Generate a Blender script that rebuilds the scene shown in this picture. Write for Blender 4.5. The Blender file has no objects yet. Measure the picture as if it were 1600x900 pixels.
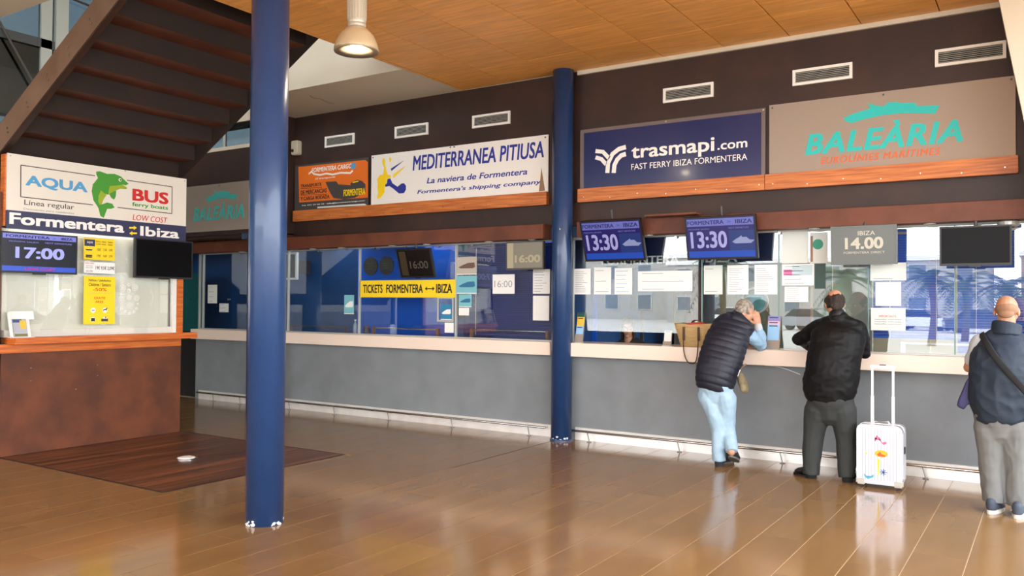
import bpy, bmesh, math, random
from mathutils import Vector, Matrix, noise
random.seed(7)
S = bpy.context.scene; C = S.collection
V = Vector
# ---------------------------------------------------------------- camera (surveyed from the room: ticket wall is y=0, floor z=0)
CR, CU, CF = V((.8393, .5436, .0071)), V((.0040, -.0192, .99981)), V((-.5438, .8391, .0175))
CU = (CU - CF*CU.dot(CF)).normalized(); CR = CF.cross(CU).normalized()
CO = V((0, -8.389, 1.55)); FPX = 1303.6
cam = bpy.data.objects.new('camera', bpy.data.cameras.new('camera')); C.objects.link(cam)
m3 = Matrix((CR, CU, -CF)).transposed().to_4x4(); m3.translation = CO
cam.matrix_world = m3; cam.data.sensor_width = 36; cam.data.lens = FPX/1600*36
cam.data.clip_start = .05; cam.data.clip_end = 600; S.camera = cam
# ---------------------------------------------------------------- colour management
S.view_settings.view_transform = 'Standard'; S.view_settings.look = 'None'
S.view_settings.gamma = 1; S.view_settings.use_curve_mapping = False
S.view_settings.exposure = 0.72
# ---------------------------------------------------------------- world: bright broken cloud
W = bpy.data.worlds.new('sky'); S.world = W; W.use_nodes = True
n = W.node_tree.nodes; l = W.node_tree.links
bg = n['Background']; tc = n.new('ShaderNodeTexCoord'); sx = n.new('ShaderNodeSeparateXYZ')
l.new(tc.outputs['Generated'], sx.inputs[0])
rp = n.new('ShaderNodeValToRGB'); l.new(sx.outputs['Z'], rp.inputs[0])
rp.color_ramp.elements[0].color = (.93, .96, 1, 1); rp.color_ramp.elements[1].color = (.30, .50, .86, 1)
rp.color_ramp.elements[1].position = .8
nz = n.new('ShaderNodeTexNoise'); nz.inputs['Scale'].default_value = 2.6; nz.inputs['Detail'].default_value = 6
l.new(tc.outputs['Generated'], nz.inputs['Vector'])
cr = n.new('ShaderNodeValToRGB'); cr.color_ramp.elements[0].position = .36; cr.color_ramp.elements[1].position = .6
l.new(nz.outputs['Fac'], cr.inputs[0])
mx = n.new('ShaderNodeMixRGB'); mx.inputs[2].default_value = (1, 1, 1, 1)
l.new(cr.outputs[0], mx.inputs[0]); l.new(rp.outputs[0], mx.inputs[1]); l.new(mx.outputs[0], bg.inputs[0])
bg.inputs[1].default_value = 5.0
# ---------------------------------------------------------------- sun: high, from the land side behind the ticket hall
sun = bpy.data.objects.new('sun', bpy.data.lights.new('sun', 'SUN')); C.objects.link(sun)
sun.data.energy = 3.5; sun.data.angle = .05; sun.data.color = (1, .95, .86)
sun.rotation_euler = (math.radians(-42), 0, math.radians(-25))

# ================================================================= helpers
def lin(c):
    return tuple((x/255/12.92 if x/255 <= .04045 else ((x/255+.055)/1.055)**2.4) for x in c)
def ray(px, py): return CF + CR*((px-800)/FPX) - CU*((py-450)/FPX)
def at(px, py, v, ax=1):
    'point of the real plane (axis ax = v) that the photograph shows at px,py'
    d = ray(px, py); return CO + d*((v-CO[ax])/d[ax])
def mat(name, rgb, rough=.6, metal=0, var=0, scale=6, bump=0, bscale=60, coat=0, rgb2=None, stretch=(1,1,1), rnd=0, emit=0, detail=5, spec=.5, lo=.35, hi=.65):
    m = bpy.data.materials.new(name); m.use_nodes = True; n = m.node_tree.nodes; l = m.node_tree.links
    p = n['Principled BSDF']; col = lin(rgb)+(1,)
    p.inputs['Base Color'].default_value = col; p.inputs['Roughness'].default_value = rough
    p.inputs['Metallic'].default_value = metal; p.inputs['Coat Weight'].default_value = coat
    p.inputs['Specular IOR Level'].default_value = spec; p.inputs['Coat Roughness'].default_value = .06
    if emit:
        p.inputs['Emission Color'].default_value = col; p.inputs['Emission Strength'].default_value = emit
    if var or bump or rnd or rgb2:
        tc = n.new('ShaderNodeTexCoord'); mp = n.new('ShaderNodeMapping'); mp.inputs['Scale'].default_value = stretch
        l.new(tc.outputs['Object'], mp.inputs[0]); out = None
        oi = n.new('ShaderNodeObjectInfo'); vm = n.new('ShaderNodeVectorMath'); vm.operation = 'ADD'
        sc = n.new('ShaderNodeVectorMath'); sc.operation = 'SCALE'; sc.inputs['Scale'].default_value = 37
        cmb = n.new('ShaderNodeCombineXYZ')
        for i in range(3): l.new(oi.outputs['Random'], cmb.inputs[i])
        l.new(cmb.outputs[0], sc.inputs[0]); l.new(mp.outputs[0], vm.inputs[0]); l.new(sc.outputs[0], vm.inputs[1])
        if var or rgb2:
            nz = n.new('ShaderNodeTexNoise'); nz.inputs['Scale'].default_value = scale; nz.inputs['Detail'].default_value = detail
            l.new(vm.outputs[0], nz.inputs['Vector'])
            r = n.new('ShaderNodeValToRGB'); r.color_ramp.elements[0].position = lo; r.color_ramp.elements[1].position = hi
            c2 = lin(rgb2) if rgb2 else tuple(x*(1-var) for x in col[:3])
            r.color_ramp.elements[0].color = col; r.color_ramp.elements[1].color = tuple(c2)+(1,)
            l.new(nz.outputs['Fac'], r.inputs[0]); out = r.outputs[0]
        if rnd:
            hs = n.new('ShaderNodeHueSaturation'); ma = n.new('ShaderNodeMath'); ma.operation = 'MULTIPLY_ADD'
            ma.inputs[1].default_value = rnd; ma.inputs[2].default_value = 1-rnd/2
            l.new(oi.outputs['Random'], ma.inputs[0]); l.new(ma.outputs[0], hs.inputs['Value'])
            if out: l.new(out, hs.inputs['Color'])
            else: hs.inputs['Color'].default_value = col
            out = hs.outputs[0]
        if out:
            l.new(out, p.inputs['Base Color'])
            if emit: l.new(out, p.inputs['Emission Color'])
        if bump:
            nb = n.new('ShaderNodeTexNoise'); nb.inputs['Scale'].default_value = bscale; nb.inputs['Detail'].default_value = 4
            l.new(vm.outputs[0], nb.inputs['Vector'])
            b = n.new('ShaderNodeBump'); b.inputs['Strength'].default_value = bump; b.inputs['Distance'].default_value = .01
            l.new(nb.outputs['Fac'], b.inputs['Height']); l.new(b.outputs[0], p.inputs['Normal'])
    return m
def glass(name, tint=(1,1,1), refl=.2, rough=.0):
    m = bpy.data.materials.new(name); m.use_nodes = True; n = m.node_tree.nodes; l = m.node_tree.links
    n.remove(n['Principled BSDF']); o = n['Material Output']
    t = n.new('ShaderNodeBsdfTransparent'); t.inputs[0].default_value = tuple(tint)+(1,)
    g = n.new('ShaderNodeBsdfGlossy'); g.inputs['Roughness'].default_value = rough
    lw = n.new('ShaderNodeLayerWeight'); pw_ = n.new('ShaderNodeMath'); pw_.operation = 'POWER'; pw_.inputs[1].default_value = 4.5
    l.new(lw.outputs['Facing'], pw_.inputs[0])
    a = n.new('ShaderNodeMath'); a.operation = 'ADD'; a.use_clamp = True; a.inputs[1].default_value = refl+.04
    l.new(pw_.outputs[0], a.inputs[0]); x = n.new('ShaderNodeMixShader')
    l.new(a.outputs[0], x.inputs[0]); l.new(t.outputs[0], x.inputs[1]); l.new(g.outputs[0], x.inputs[2]); l.new(x.outputs[0], o.inputs[0])
    return m
def thing(name, label, cat, loc, group=None):
    o = bpy.data.objects.new(name, None); C.objects.link(o); o.location = loc; o.empty_display_size = .1
    o['label'] = label; o['category'] = cat
    if group: o['group'] = group
    return o
def tag(o, label, cat, group=None):
    o['label'] = label; o['category'] = cat
    if group: o['group'] = group
    return o
def link(name, me, m, parent=None, smooth=False):
    o = bpy.data.objects.new(name, me); C.objects.link(o)
    if m: me.materials.append(m)
    if smooth:
        me.polygons.foreach_set('use_smooth', [True]*len(me.polygons))
    if parent:
        o.parent = parent
        pw = Matrix.Translation(parent.location) if parent.type == 'EMPTY' else Matrix()
        if parent.type != 'EMPTY' and parent.parent: pw = Matrix()
        o.matrix_parent_inverse = pw.inverted()
    return o
def obj(name, bm, m, parent=None, smooth=False):
    bmesh.ops.recalc_face_normals(bm, faces=bm.faces)
    me = bpy.data.meshes.new(name); bm.to_mesh(me); bm.free()
    return link(name, me, m, parent, smooth)
def struct(name, bm, m, parent=None, smooth=False):
    o = obj(name, bm, m, parent, smooth)
    if not parent: o['kind'] = 'structure'
    return o
def box(x0, x1, y0, y1, z0, z1, bm=None, bev=0):
    own = bm or bmesh.new(); b = bmesh.new() if bev else own
    vs = [b.verts.new(p) for p in ((x0,y0,z0),(x1,y0,z0),(x1,y1,z0),(x0,y1,z0),(x0,y0,z1),(x1,y0,z1),(x1,y1,z1),(x0,y1,z1))]
    for f in ((0,3,2,1),(4,5,6,7),(0,1,5,4),(1,2,6,5),(2,3,7,6),(3,0,4,7)): b.faces.new([vs[i] for i in f])
    if bev:
        bmesh.ops.bevel(b, geom=b.edges[:], offset=bev, segments=2, affect='EDGES')
        merge(own, b)
    return own
def merge(bm, b):
    me = bpy.data.meshes.new('t'); b.to_mesh(me); b.free(); bm.from_mesh(me); bpy.data.meshes.remove(me)
class Fr:
    'a flat face in the room: a along u, b along v, d out of the face'
    def __init__(s, o, u, v): s.o = V(o); s.u = V(u).normalized(); s.v = V(v).normalized(); s.n = s.u.cross(s.v)
    def P(s, a, b, d=0): return s.o + s.u*a + s.v*b + s.n*d
    def px(s, x, y):
        d = ray(x, y); t = (s.o-CO).dot(s.n)/d.dot(s.n); q = CO+d*t-s.o; return (q.dot(s.u), q.dot(s.v))
def wallF(y): return Fr((0, y, 0), (1,0,0), (0,0,1))
def kioskF(x): return Fr((x, 0, 0), (0,1,0), (0,0,1))
def fbox(fr, a0, a1, b0, b1, d0, d1, bm=None, bev=0):
    b = box(a0, a1, b0, b1, d0, d1, None, bev)
    for v in b.verts: v.co = fr.P(*v.co)
    if bm is None: return b
    merge(bm, b); return bm
def prism(fr, pts, d0, d1, bm=None):
    bm = bm or bmesh.new()
    lo = [bm.verts.new(fr.P(a, b, d0)) for a, b in pts]; hi = [bm.verts.new(fr.P(a, b, d1)) for a, b in pts]
    k = len(pts)
    caps = [bm.faces.new(lo), bm.faces.new(hi)]
    for i in range(k): bm.faces.new((lo[i], lo[(i+1)%k], hi[(i+1)%k], hi[i]))
    for f in caps: f.normal_update()
    bmesh.ops.triangulate(bm, faces=caps); return bm
def ppoly(fr, pts, org, sc, d0=.001, d1=.004, bm=None):
    return prism(fr, [fr.px(org[0]+x/sc, org[1]+y/sc) for x, y in pts], d0, d1, bm)
def ribbon(fr, pts, w, org, sc, d0=.001, d1=.004, bm=None):
    q = [V(fr.px(org[0]+x/sc, org[1]+y/sc)) for x, y in pts]; L = []; R = []
    for i, p in enumerate(q):
        t = (q[min(i+1, len(q)-1)]-q[max(i-1, 0)]).normalized(); nn = V((-t.y, t.x))*w/2
        L.append(tuple(p+nn)); R.append(tuple(p-nn))
    return prism(fr, L+R[::-1], d0, d1, bm)
def disc(fr, a, b, r, d0, d1, bm=None, k=24, ry=None, hole=0):
    ry = ry or r
    pts = [(a+r*math.cos(t*2*math.pi/k), b+ry*math.sin(t*2*math.pi/k)) for t in range(k)]
    if not hole: return prism(fr, pts, d0, d1, bm)
    bm = bm or bmesh.new(); inn = [(a+(p[0]-a)*hole, b+(p[1]-b)*hole) for p in pts]
    rings = [[bm.verts.new(fr.P(x, y, d)) for x, y in q] for q, d in ((pts, d0), (pts, d1), (inn, d1), (inn, d0))]
    for j in range(4):
        for i in range(k): bm.faces.new((rings[j][i], rings[j][(i+1)%k], rings[(j+1)%4][(i+1)%k], rings[(j+1)%4][i]))
    return bm
def text(name, s, fr, a0, a1, b0, b1, m, parent, d=.001, bold=0, shear=0, th=.002, sx=0):
    cu = bpy.data.curves.new('t', 'FONT'); cu.body = s; cu.size = 1; cu.shear = shear
    cu.resolution_u = 3; cu.fill_mode = 'FRONT' if th == 0 else 'BOTH'; cu.extrude = .01; cu.space_character = 1+sx
    o = bpy.data.objects.new('t', cu); C.objects.link(o); dg = bpy.context.evaluated_depsgraph_get()
    me = bpy.data.meshes.new_from_object(o.evaluated_get(dg)); bpy.data.objects.remove(o); bpy.data.curves.remove(cu)
    if bold > .004:
        k = min(bold, .04)*.8; b = bmesh.new()
        for i, (dx, dy) in enumerate(((0,0),(k,k),(-k,k),(k,-k),(-k,-k),(k,0),(-k,0))):
            m2 = me.copy(); m2.transform(Matrix.Translation((dx, dy*.8, i*.0009))); b.from_mesh(m2); bpy.data.meshes.remove(m2)
        b.to_mesh(me); b.free()
    xs = [v.co.x for v in me.vertices]; ys = [v.co.y for v in me.vertices]
    x0, x1, y0, y1 = min(xs), max(xs), min(ys), max(ys)
    for v in me.vertices:
        v.co = fr.P(a0+(v.co.x-x0)/(x1-x0)*(a1-a0), b0+(v.co.y-y0)/(y1-y0)*(b1-b0), d+(v.co.z+.01)/.02*th)
    me.name = name; me.materials.clear(); me.polygons.foreach_set('use_smooth', [False]*len(me.polygons))
    return link(name, me, m, parent)
def ptext(name, s, fr, x0, yb0, x1, yt1, m, parent, **k):
    'lettering whose lower left and upper right corners the photograph shows at those pixels'
    a0, b0 = fr.px(x0, yb0); a1, b1 = fr.px(x1, yt1); return text(name, s, fr, a0, a1, b0, b1, m, parent, **k)
def cat(pts, rad, sub=4):
    P = [V(p) for p in pts]; R = [r if isinstance(r, tuple) else (r, r) for r in rad]; op = []; orr = []
    for i in range(len(P)-1):
        p0, p1, p2, p3 = P[max(i-1,0)], P[i], P[i+1], P[min(i+2,len(P)-1)]
        for k in range(sub):
            t = k/sub
            op.append(.5*((2*p1)+(p2-p0)*t+(2*p0-5*p1+4*p2-p3)*t*t+(3*p1-p0-3*p2+p3)*t**3))
            s = t*t*(3-2*t)
            orr.append((R[i][0]+(R[i+1][0]-R[i][0])*s, R[i][1]+(R[i+1][1]-R[i][1])*s))
    return op+[P[-1]], orr+[R[-1]]
def tube(pts, rad, n=12, bm=None, ref=(1,0,0), sub=4, cap=True, smooth=True):
    'swept tube; radius (ra, rb): ra along ref, rb across'
    bm = bm or bmesh.new()
    if not isinstance(rad, (list,)): rad = [rad]*len(pts)
    P, R = cat(pts, rad, sub) if smooth and len(pts) > 2 else ([V(p) for p in pts], [r if isinstance(r, tuple) else (r, r) for r in rad])
    rings = []; ref = V(ref); spec = []
    for i, p in enumerate(P):
        t = (P[min(i+1,len(P)-1)]-P[max(i-1,0)]).normalized(); spec.append((p, t, R[i]))
    if cap == 'start':
        p, t, r = spec[0]; spec = [(p-t*min(r)*math.sin(a), t, (r[0]*math.cos(a), r[1]*math.cos(a))) for a in (1.4, 1.0, .5)]+spec
    elif cap:
        def caps(p, t, r, s):
            h = min(r); return [(p+t*s*h*math.sin(a), t, (r[0]*math.cos(a), r[1]*math.cos(a))) for a in (.5, 1.0, 1.4)]
        spec = caps(*spec[0], -1)[::-1]+spec+caps(*spec[-1], 1)
    for p, t, r in spec:
        a = ref-t*ref.dot(t)
        if a.length < .05: a = V((0,1,0))-t*t.y
        a.normalize(); b = t.cross(a)
        rings.append([bm.verts.new(p+a*r[0]*math.cos(k*2*math.pi/n)+b*r[1]*math.sin(k*2*math.pi/n)) for k in range(n)])
    for i in range(len(rings)-1):
        for k in range(n): bm.faces.new((rings[i][k], rings[i][(k+1)%n], rings[i+1][(k+1)%n], rings[i+1][k]))
    bm.faces.new(rings[0][::-1]); bm.faces.new(rings[-1]); return bm
def lathe(prof, o, n=24, bm=None):
    'profile (r, z) turned about the vertical through o'
    bm = bm or bmesh.new(); rings = []
    for r, z in prof: rings.append([bm.verts.new((o[0]+r*math.cos(k*2*math.pi/n), o[1]+r*math.sin(k*2*math.pi/n), o[2]+z)) for k in range(n)])
    for i in range(len(rings)-1):
        for k in range(n): bm.faces.new((rings[i][k], rings[i][(k+1)%n], rings[i+1][(k+1)%n], rings[i+1][k]))
    bm.faces.new(rings[0][::-1]); bm.faces.new(rings[-1]); return bm
def ell(c, r, bm=None, rot=None, seg=16):
    bm = bm or bmesh.new(); b = bmesh.new(); bmesh.ops.create_uvsphere(b, u_segments=seg, v_segments=seg//2+2, radius=1)
    for v in b.verts:
        q = V((v.co.x*r[0], v.co.y*r[1], v.co.z*r[2])); v.co = (rot @ q if rot else q)+V(c)
    merge(bm, b); return bm
def organic(name, bm, voxel, m, parent, disp=None, it=3):
    'weld overlapping closed shapes into one continuous smooth surface'
    me = bpy.data.meshes.new('t'); bmesh.ops.recalc_face_normals(bm, faces=bm.faces); bm.to_mesh(me); bm.free()
    o = bpy.data.objects.new('t', me); C.objects.link(o)
    r = o.modifiers.new('r', 'REMESH'); r.mode = 'VOXEL'; r.voxel_size = voxel; r.use_smooth_shade = True
    s = o.modifiers.new('s', 'SMOOTH'); s.iterations = it; s.factor = .5
    dg = bpy.context.evaluated_depsgraph_get(); me2 = bpy.data.meshes.new_from_object(o.evaluated_get(dg))
    bpy.data.objects.remove(o); bpy.data.meshes.remove(me)
    if disp:
        nn = [v.normal.copy() for v in me2.vertices]
        for v, q in zip(me2.vertices, nn): v.co += disp(v.co, q)
    me2.name = name; me2.materials.clear(); return link(name, me2, m, parent, smooth=True)
PI = math.pi

# ================================================================= materials
M = {}
M['floor'] = mat('floor_tile', (142,108,66), .13, var=.14, scale=5, stretch=(1,.25,1), rnd=.07, spec=.5)
M['grout'] = mat('grout', (226,198,156), .5)
M['ceil'] = mat('ceiling_veneer', (244,176,90), .42, var=.22, scale=5, stretch=(.5,5,1), rnd=.10)
M['joint'] = mat('dark_joint', (60,38,24), .7)
M['cream'] = mat('cream_paint', (206,196,176), .7, var=.06, scale=2)
M['brown'] = mat('brown_steel', (46,29,23), .5, rgb2=(66,39,28), scale=2.2, detail=8, lo=.45, hi=.8, bump=.05, bscale=20)
M['rust'] = mat('corten_steel', (108,56,26), .6, rgb2=(80,40,20), scale=3.5, detail=9, bump=.12, bscale=70)
M['rustl'] = mat('lintel_steel', (112,60,36), .55, rgb2=(88,44,26), scale=3, detail=9, bump=.06)
M['stair'] = mat('stair_steel_shaded', (40,22,14), .75, rgb2=(30,16,10), scale=3, detail=7)  # shade on the backs of the risers is put into this dark colour
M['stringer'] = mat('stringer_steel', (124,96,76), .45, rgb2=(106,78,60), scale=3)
M['grey'] = mat('grey_render', (128,133,136), .6, var=.14, scale=3, bump=.03, bscale=30, detail=8)
M['counter'] = mat('counter_laminate', (238,218,200), .35)
M['alu'] = mat('brushed_aluminium', (246,242,234), .30, .35, var=.1, scale=8, bump=.02)
M['steel'] = mat('steel', (200,198,194), .22, 1)
M['blue'] = mat('blue_paint', (28,60,104), .32, var=.08, scale=9, bump=.04, bscale=120, coat=.3)
M['chip'] = mat('chipped_primer', (205,208,205), .8)
M['wood'] = mat('varnished_wood', (208,126,62), .4, rgb2=(170,90,40), scale=9, stretch=(.35,1,6), detail=7)
M['woodk'] = mat('kiosk_wood', (208,116,44), .4, rgb2=(176,80,26), scale=9, stretch=(1,.35,6), detail=7)
M['deck'] = mat('deck_board', (118,70,40), .34, rgb2=(72,40,24), scale=7, stretch=(1,.12,1), rnd=.75, detail=6)
M['glass'] = glass('window_glass', (.93,.96,.96), .05)
M['glassR'] = glass('window_glass_bright', (.90,.95,.96), .085)
M['fglass'] = glass('facade_glass', (.13,.16,.17), .05)
M['black'] = mat('black_plastic', (14,14,16), .35)
M['tvbezel'] = mat('tv_bezel', (26,26,30), .4)
M['tvoff'] = mat('dark_screen', (7,7,8), .3, spec=.12)
M['tvgrey'] = mat('washed_screen', (92,96,92), .15)
M['white'] = mat('white_board', (240,238,232), .4)
M['paper'] = mat('paper', (240,240,236), .8)
M['paper2'] = mat('aged_paper', (222,228,222), .8)
M['ink'] = mat('print_grey', (158,160,164), .8)
M['inkd'] = mat('print_dark', (34,34,40), .7)
M['acryl'] = mat('clear_acrylic', (150,138,126), .06, coat=.6, spec=1.0)
M['navy'] = mat('navy_board', (24,36,88), .2, coat=.08)
M['navyk'] = mat('navy_band', (46,50,84), .4)
M['boardw'] = mat('kiosk_sign_white', (228,222,208), .35)
M['orange'] = mat('orange_print', (232,116,34), .4)
M['teal'] = mat('teal_print', (30,186,180), .4)
M['tealf'] = mat('teal_print_faded', (60,170,165), .5)
M['orange2'] = mat('orange_letter', (226,98,40), .5)
M['yellow'] = mat('yellow_print', (250,214,20), .5)
M['blueprint'] = mat('blue_print', (40,52,150), .5)
M['cyan'] = mat('sky_blue_print', (84,160,206), .5)
M['red'] = mat('red_print', (205,36,30), .5)
M['green'] = mat('green_print', (66,150,44), .5)
M['lime'] = mat('lime_print', (150,172,34), .5)
M['charcoal'] = mat('charcoal_print', (70,66,66), .5)
M['bluewall'] = mat('blue_partition', (14,92,205), .5)
M['navywall'] = mat('navy_partition', (26,70,124), .5)
M['tealwall'] = mat('teal_partition', (6,84,88), .5)
M['blind'] = mat('blue_blind', (60,104,206), .5)
M['blindw'] = mat('white_blind', (240,240,228), .6)
M['frame'] = mat('pale_window_frame', (186,190,184), .4, .3)
M['office'] = mat('office_wall', (176,166,146), .7)
M['dark'] = mat('dark_void', (20,18,18), .8)
M['lamp'] = mat('lamp_glow', (255,244,220), .5, emit=9)
M['lampb'] = mat('lamp_body', (196,188,170), .35, .2)

# ================================================================= SETTING
# floor tiles: 0.306 m strips running to the ticket wall, 1.22 m long, staggered
TW, TL = .306, 1.22
struct('floor', box(-15, 4, -10.2, 4, -.12, -.003), M['grout'])
floor = bpy.data.objects['floor']
bt = box(-TW/2+.0026, TW/2-.0026, -TL/2+.0006, TL/2-.0006, -.0028, 0, bev=.0005)
tm = bpy.data.meshes.new('tile'); bt.to_mesh(tm); bt.free(); tm.materials.append(M['floor'])
MX0, MX1, MY0, MY1 = -8.64, -6.01, -4.26, -2.19          # dark deck panel let into the floor
spots = []
k = 0
for i in range(-16, 52):
    xc = -.44+TW/2-TW*i
    off = (i*.37 % 1)*TL
    for j in range(-1, 9):
        yc = .3-TL/2-TL*j-off+TL
        if yc-TL/2 > .02 or yc+TL/2 < -10.1: continue
        spots.append((xc, yc))
def clip(xc, yc):
    x0, x1, y0, y1 = xc-TW/2, xc+TW/2, yc-TL/2, yc+TL/2
    y1 = min(y1, 0); y0 = max(y0, -10.1)
    if x1 > MX0+.01 and x0 < MX1-.01 and y1 > MY0 and y0 < MY1:
        out = []
        if y1 > MY1+.02: out.append((x0, x1, MY1, y1))
        if y0 < MY0-.02: out.append((x0, x1, y0, MY0))
        if x1 > MX1: out.append((MX1, x1, max(y0, MY0), min(y1, MY1)))
        if x0 < MX0: out.append((x0, MX0, max(y0, MY0), min(y1, MY1)))
        return out
    return [(x0, x1, y0, y1)]
def seen(x, y):
    q = V((x, y, 0))-CO; z = q.dot(CF)
    if z < .5: return 0
    X = 800+FPX*q.dot(CR)/z; Y = 450-FPX*q.dot(CU)/z
    return (1/z) if -60 < X < 1660 and 560 < Y < 1000 and x > -12.5 else 0
spots.sort(key=lambda s: -seen(*s))
rest = bmesh.new(); nt = 0
for s in spots:
    full = clip(*s)
    whole = len(full) == 1 and abs((full[0][1]-full[0][0])-TW) < 1e-4 and abs((full[0][3]-full[0][2])-TL) < 1e-4
    if seen(*s) > 0 and nt < 290:
        for r in full:
            if (r[1]-r[0]) < .02 or (r[3]-r[2]) < .02: continue
            if whole: o = link('tile', tm, None, floor)
            else:
                b = box(-(r[1]-r[0])/2+.0022, (r[1]-r[0])/2-.0022, -(r[3]-r[2])/2+.0006, (r[3]-r[2])/2-.0006, -.0028, 0)
                o = obj('tile', b, M['floor'], floor)
            o.location = ((r[0]+r[1])/2, (r[2]+r[3])/2, 0); nt += 1
    else:
        for r in full: box(r[0]+.002, r[1]-.002, r[2]+.001, r[3]-.001, -.0028, 0, rest)
o = obj('tile', rest, M['floor'], floor); o['kind'] = 'stuff'
# expansion joint by the wall column
struct('trim_1', box(-4.726, -4.717, -2.1, -.2, -.01, .0012), M['joint'])
# deck panel
dk = thing('floor_hatch', 'dark wooden deck panel let flush into the tiled floor before the left kiosk', 'hatch', (-7.3, -3.2, 0))
b = box(MX0, MX1, MY0, MY1, -.03, -.004); obj('base', b, M['joint'], dk)
b = bmesh.new(); w = .025
for r in ((MX0, MX1, MY0, MY0+w), (MX0, MX1, MY1-w, MY1), (MX0, MX0+w, MY0+w, MY1-w), (MX1-w, MX1, MY0+w, MY1-w)): box(*r, -.02, .002, b)
obj('edge_frame', b, mat('dark_edge', (48,26,18), .5), dk)
nb = 26; bw = (MX1-MX0-2*w)/nb
for i in range(nb):
    obj('board', box(MX0+w+bw*i+.002, MX0+w+bw*(i+1)-.002, MY0+w, MY1-w, -.02, .0015), M['deck'], dk)
p = at(291, 717, 0, 2)
t = thing('floor_socket', 'round white and steel floor socket lid in the dark deck panel', 'floor socket', (p.x, p.y, .0015))
obj('rim', lathe([(.105,0),(.105,.006),(.085,.010)], (p.x, p.y, .002), 28), M['steel'], t)
obj('lid', lathe([(.082,0),(.082,.012),(.06,.018),(.001,.018)], (p.x, p.y, .004), 28), M['white'], t)

# wood ceiling, 0.663 m square panels, edge at x=-6.2 where the stair well opens
struct('ceiling', box(-6.2, 1.15, -13.2, 0, 4.225, 4.5), M['joint'])
ceil = bpy.data.objects['ceiling']
pw = .663; bp = box(-pw/2+.005, pw/2-.005, -pw/2+.0035, pw/2-.0035, 0, .03, bev=.002)
pm = bpy.data.meshes.new('panel'); bp.to_mesh(pm); bp.free(); pm.materials.append(M['ceil'])
for i in range(16):
    for j in range(20):
        x = -6.148+pw*i+pw/2; y = -.02-pw*j-pw/2+.0
        if x > 1 or y < -13.1: continue
        o = link('panel', pm, None, ceil); o.location = (x, y, 4.2)
box_ = box(-6.2, -6.152, -4.46, 0, 4.2, 4.23); obj('edge_strip', box_, M['ceil'], ceil)
struct('trim_2', box(-4.55, 1.15, -.03, 0, 4.155, 4.2), M['cream'])
# white plaster beam over the left ticket windows and the far side of the stair well
b = box(-9.2, -6.2, -1.14, 0, 4.2, 5.3); struct('ceiling_soffit', b, M['cream'])
b = bmesh.new()
for q in ((470,155,485,160),(484,159,505,168),(500,154,500.5,156)):
    pass
b = tube([at(484,149,4.199,2), at(491,153.5,4.199,2), at(500,154.5,4.199,2), at(510,159,4.199,2), at(522,162,4.199,2)], .004, 5)
obj('crack', b, mat('crack', (120,110,96), .9), bpy.data.objects['ceiling_soffit'])
struct('ceiling_left', box(-13.6, -6.2, -13.2, -4.46, 4.2, 4.5), M['cream'])
# upper hall closing walls and roof
struct('ceiling_roof', box(-13.6, 1.6, -13.2, 3.6, 7.6, 7.8), M['cream'])
struct('wall_upper', box(-13.6, 1.6, 0, .12, 4.2, 7.6), M['cream'])
struct('wall_rear', box(-13.6, 1.6, 3.4, 3.6, 0, 7.6), M['office'])
# ticket wall: brown steel above, grey below
struct('wall_front', box(-9.2, 1.6, 0, .12, 2.44, 4.2), M['brown'])
struct('wall_back', box(-11.4, 1.6, 0, .12, 0, .97), M['grey'])
struct('wall_return', box(-9.26, -9.2, -.5, 0, 2.5, 4.2), M['brown'])
# upper left wall, further forward, on the hidden post
struct('wall_left', box(-13.4, -9.2, -.56, -.5, 2.50, 3.72), M['brown'])
b = box(-13.4, -9.25, -.57, -.49, 3.72, 3.77); box(-13.4, -9.25, -.57, -.49, 4.1, 4.2, b); struct('window_2', b, M['cream'])
for i in range(5):
    x = -9.3-.78*i
    obj('mullion', box(x-.02, x+.02, -.55, -.51, 3.77, 4.1), M['frame'], bpy.data.objects['window_2'])
    obj('pane', box(x-.76, x-.02, -.535, -.527, 3.77, 4.1), M['fglass'], bpy.data.objects['window_2'])
struct('wall_soffit', box(-13.4, -9.2, -.5, 0, 2.46, 2.52), M['brown'])
struct('wall_side', box(-13.5, -13.4, -2.2, 3.4, 0, 4.2), M['dark'])
# far side glass facade
fx = -13.5
b = bmesh.new()
for (a0, a1) in ((-1.2, -1.0), (-4.6, -4.45), (-7.2, -7.05), (-10.2, -10.05)): box(fx-.08, fx+.08, a0, a1, 0, 7.6, b)
ya = at(62, 60, fx, 0).y; yb = at(79, 60, fx, 0).y
box(fx-.05, fx+.05, ya, yb, 4.1, 7.6, b)
struct('window_3', b, M['frame']); w3 = bpy.data.objects['window_3']
z0 = at(45, 61, fx, 0).z
obj('transom', box(fx-.05, fx+.05, -10.2, 0, z0-.09, z0+.05), mat('dark_transom', (70,72,72), .5), w3)
obj('pane', box(fx-.006, fx+.006, -10.2, .02, 1.0, 7.6), M['fglass'], w3)
b = tube([(fx+.1, ya-.9, z0+.5), (fx+.1, ya, z0-.9)], .02, 8); tube([(fx+.1, ya-1.1, z0+.95), (fx+.1, ya+1.5, z0+.72)], .02, 8, b)
ell((fx+.1, ya+.08, z0+.86), (.05,.1,.09), b)
obj('tie_rod', b, mat('tie_rod', (60,54,48), .5), w3)
z1 = at(30, 107, fx, 0).z
o = struct('ceiling_canopy', box(-18.5, fx-.1, -10, 2, z1+.25, z1+.45), mat('canopy_wood', (150,104,62), .6, var=.3, scale=2))
struct('trim_3', box(fx-.4, fx-.1, -10, 2, z1, z1+.32), mat('canopy_edge', (92,84,68), .6))

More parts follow.
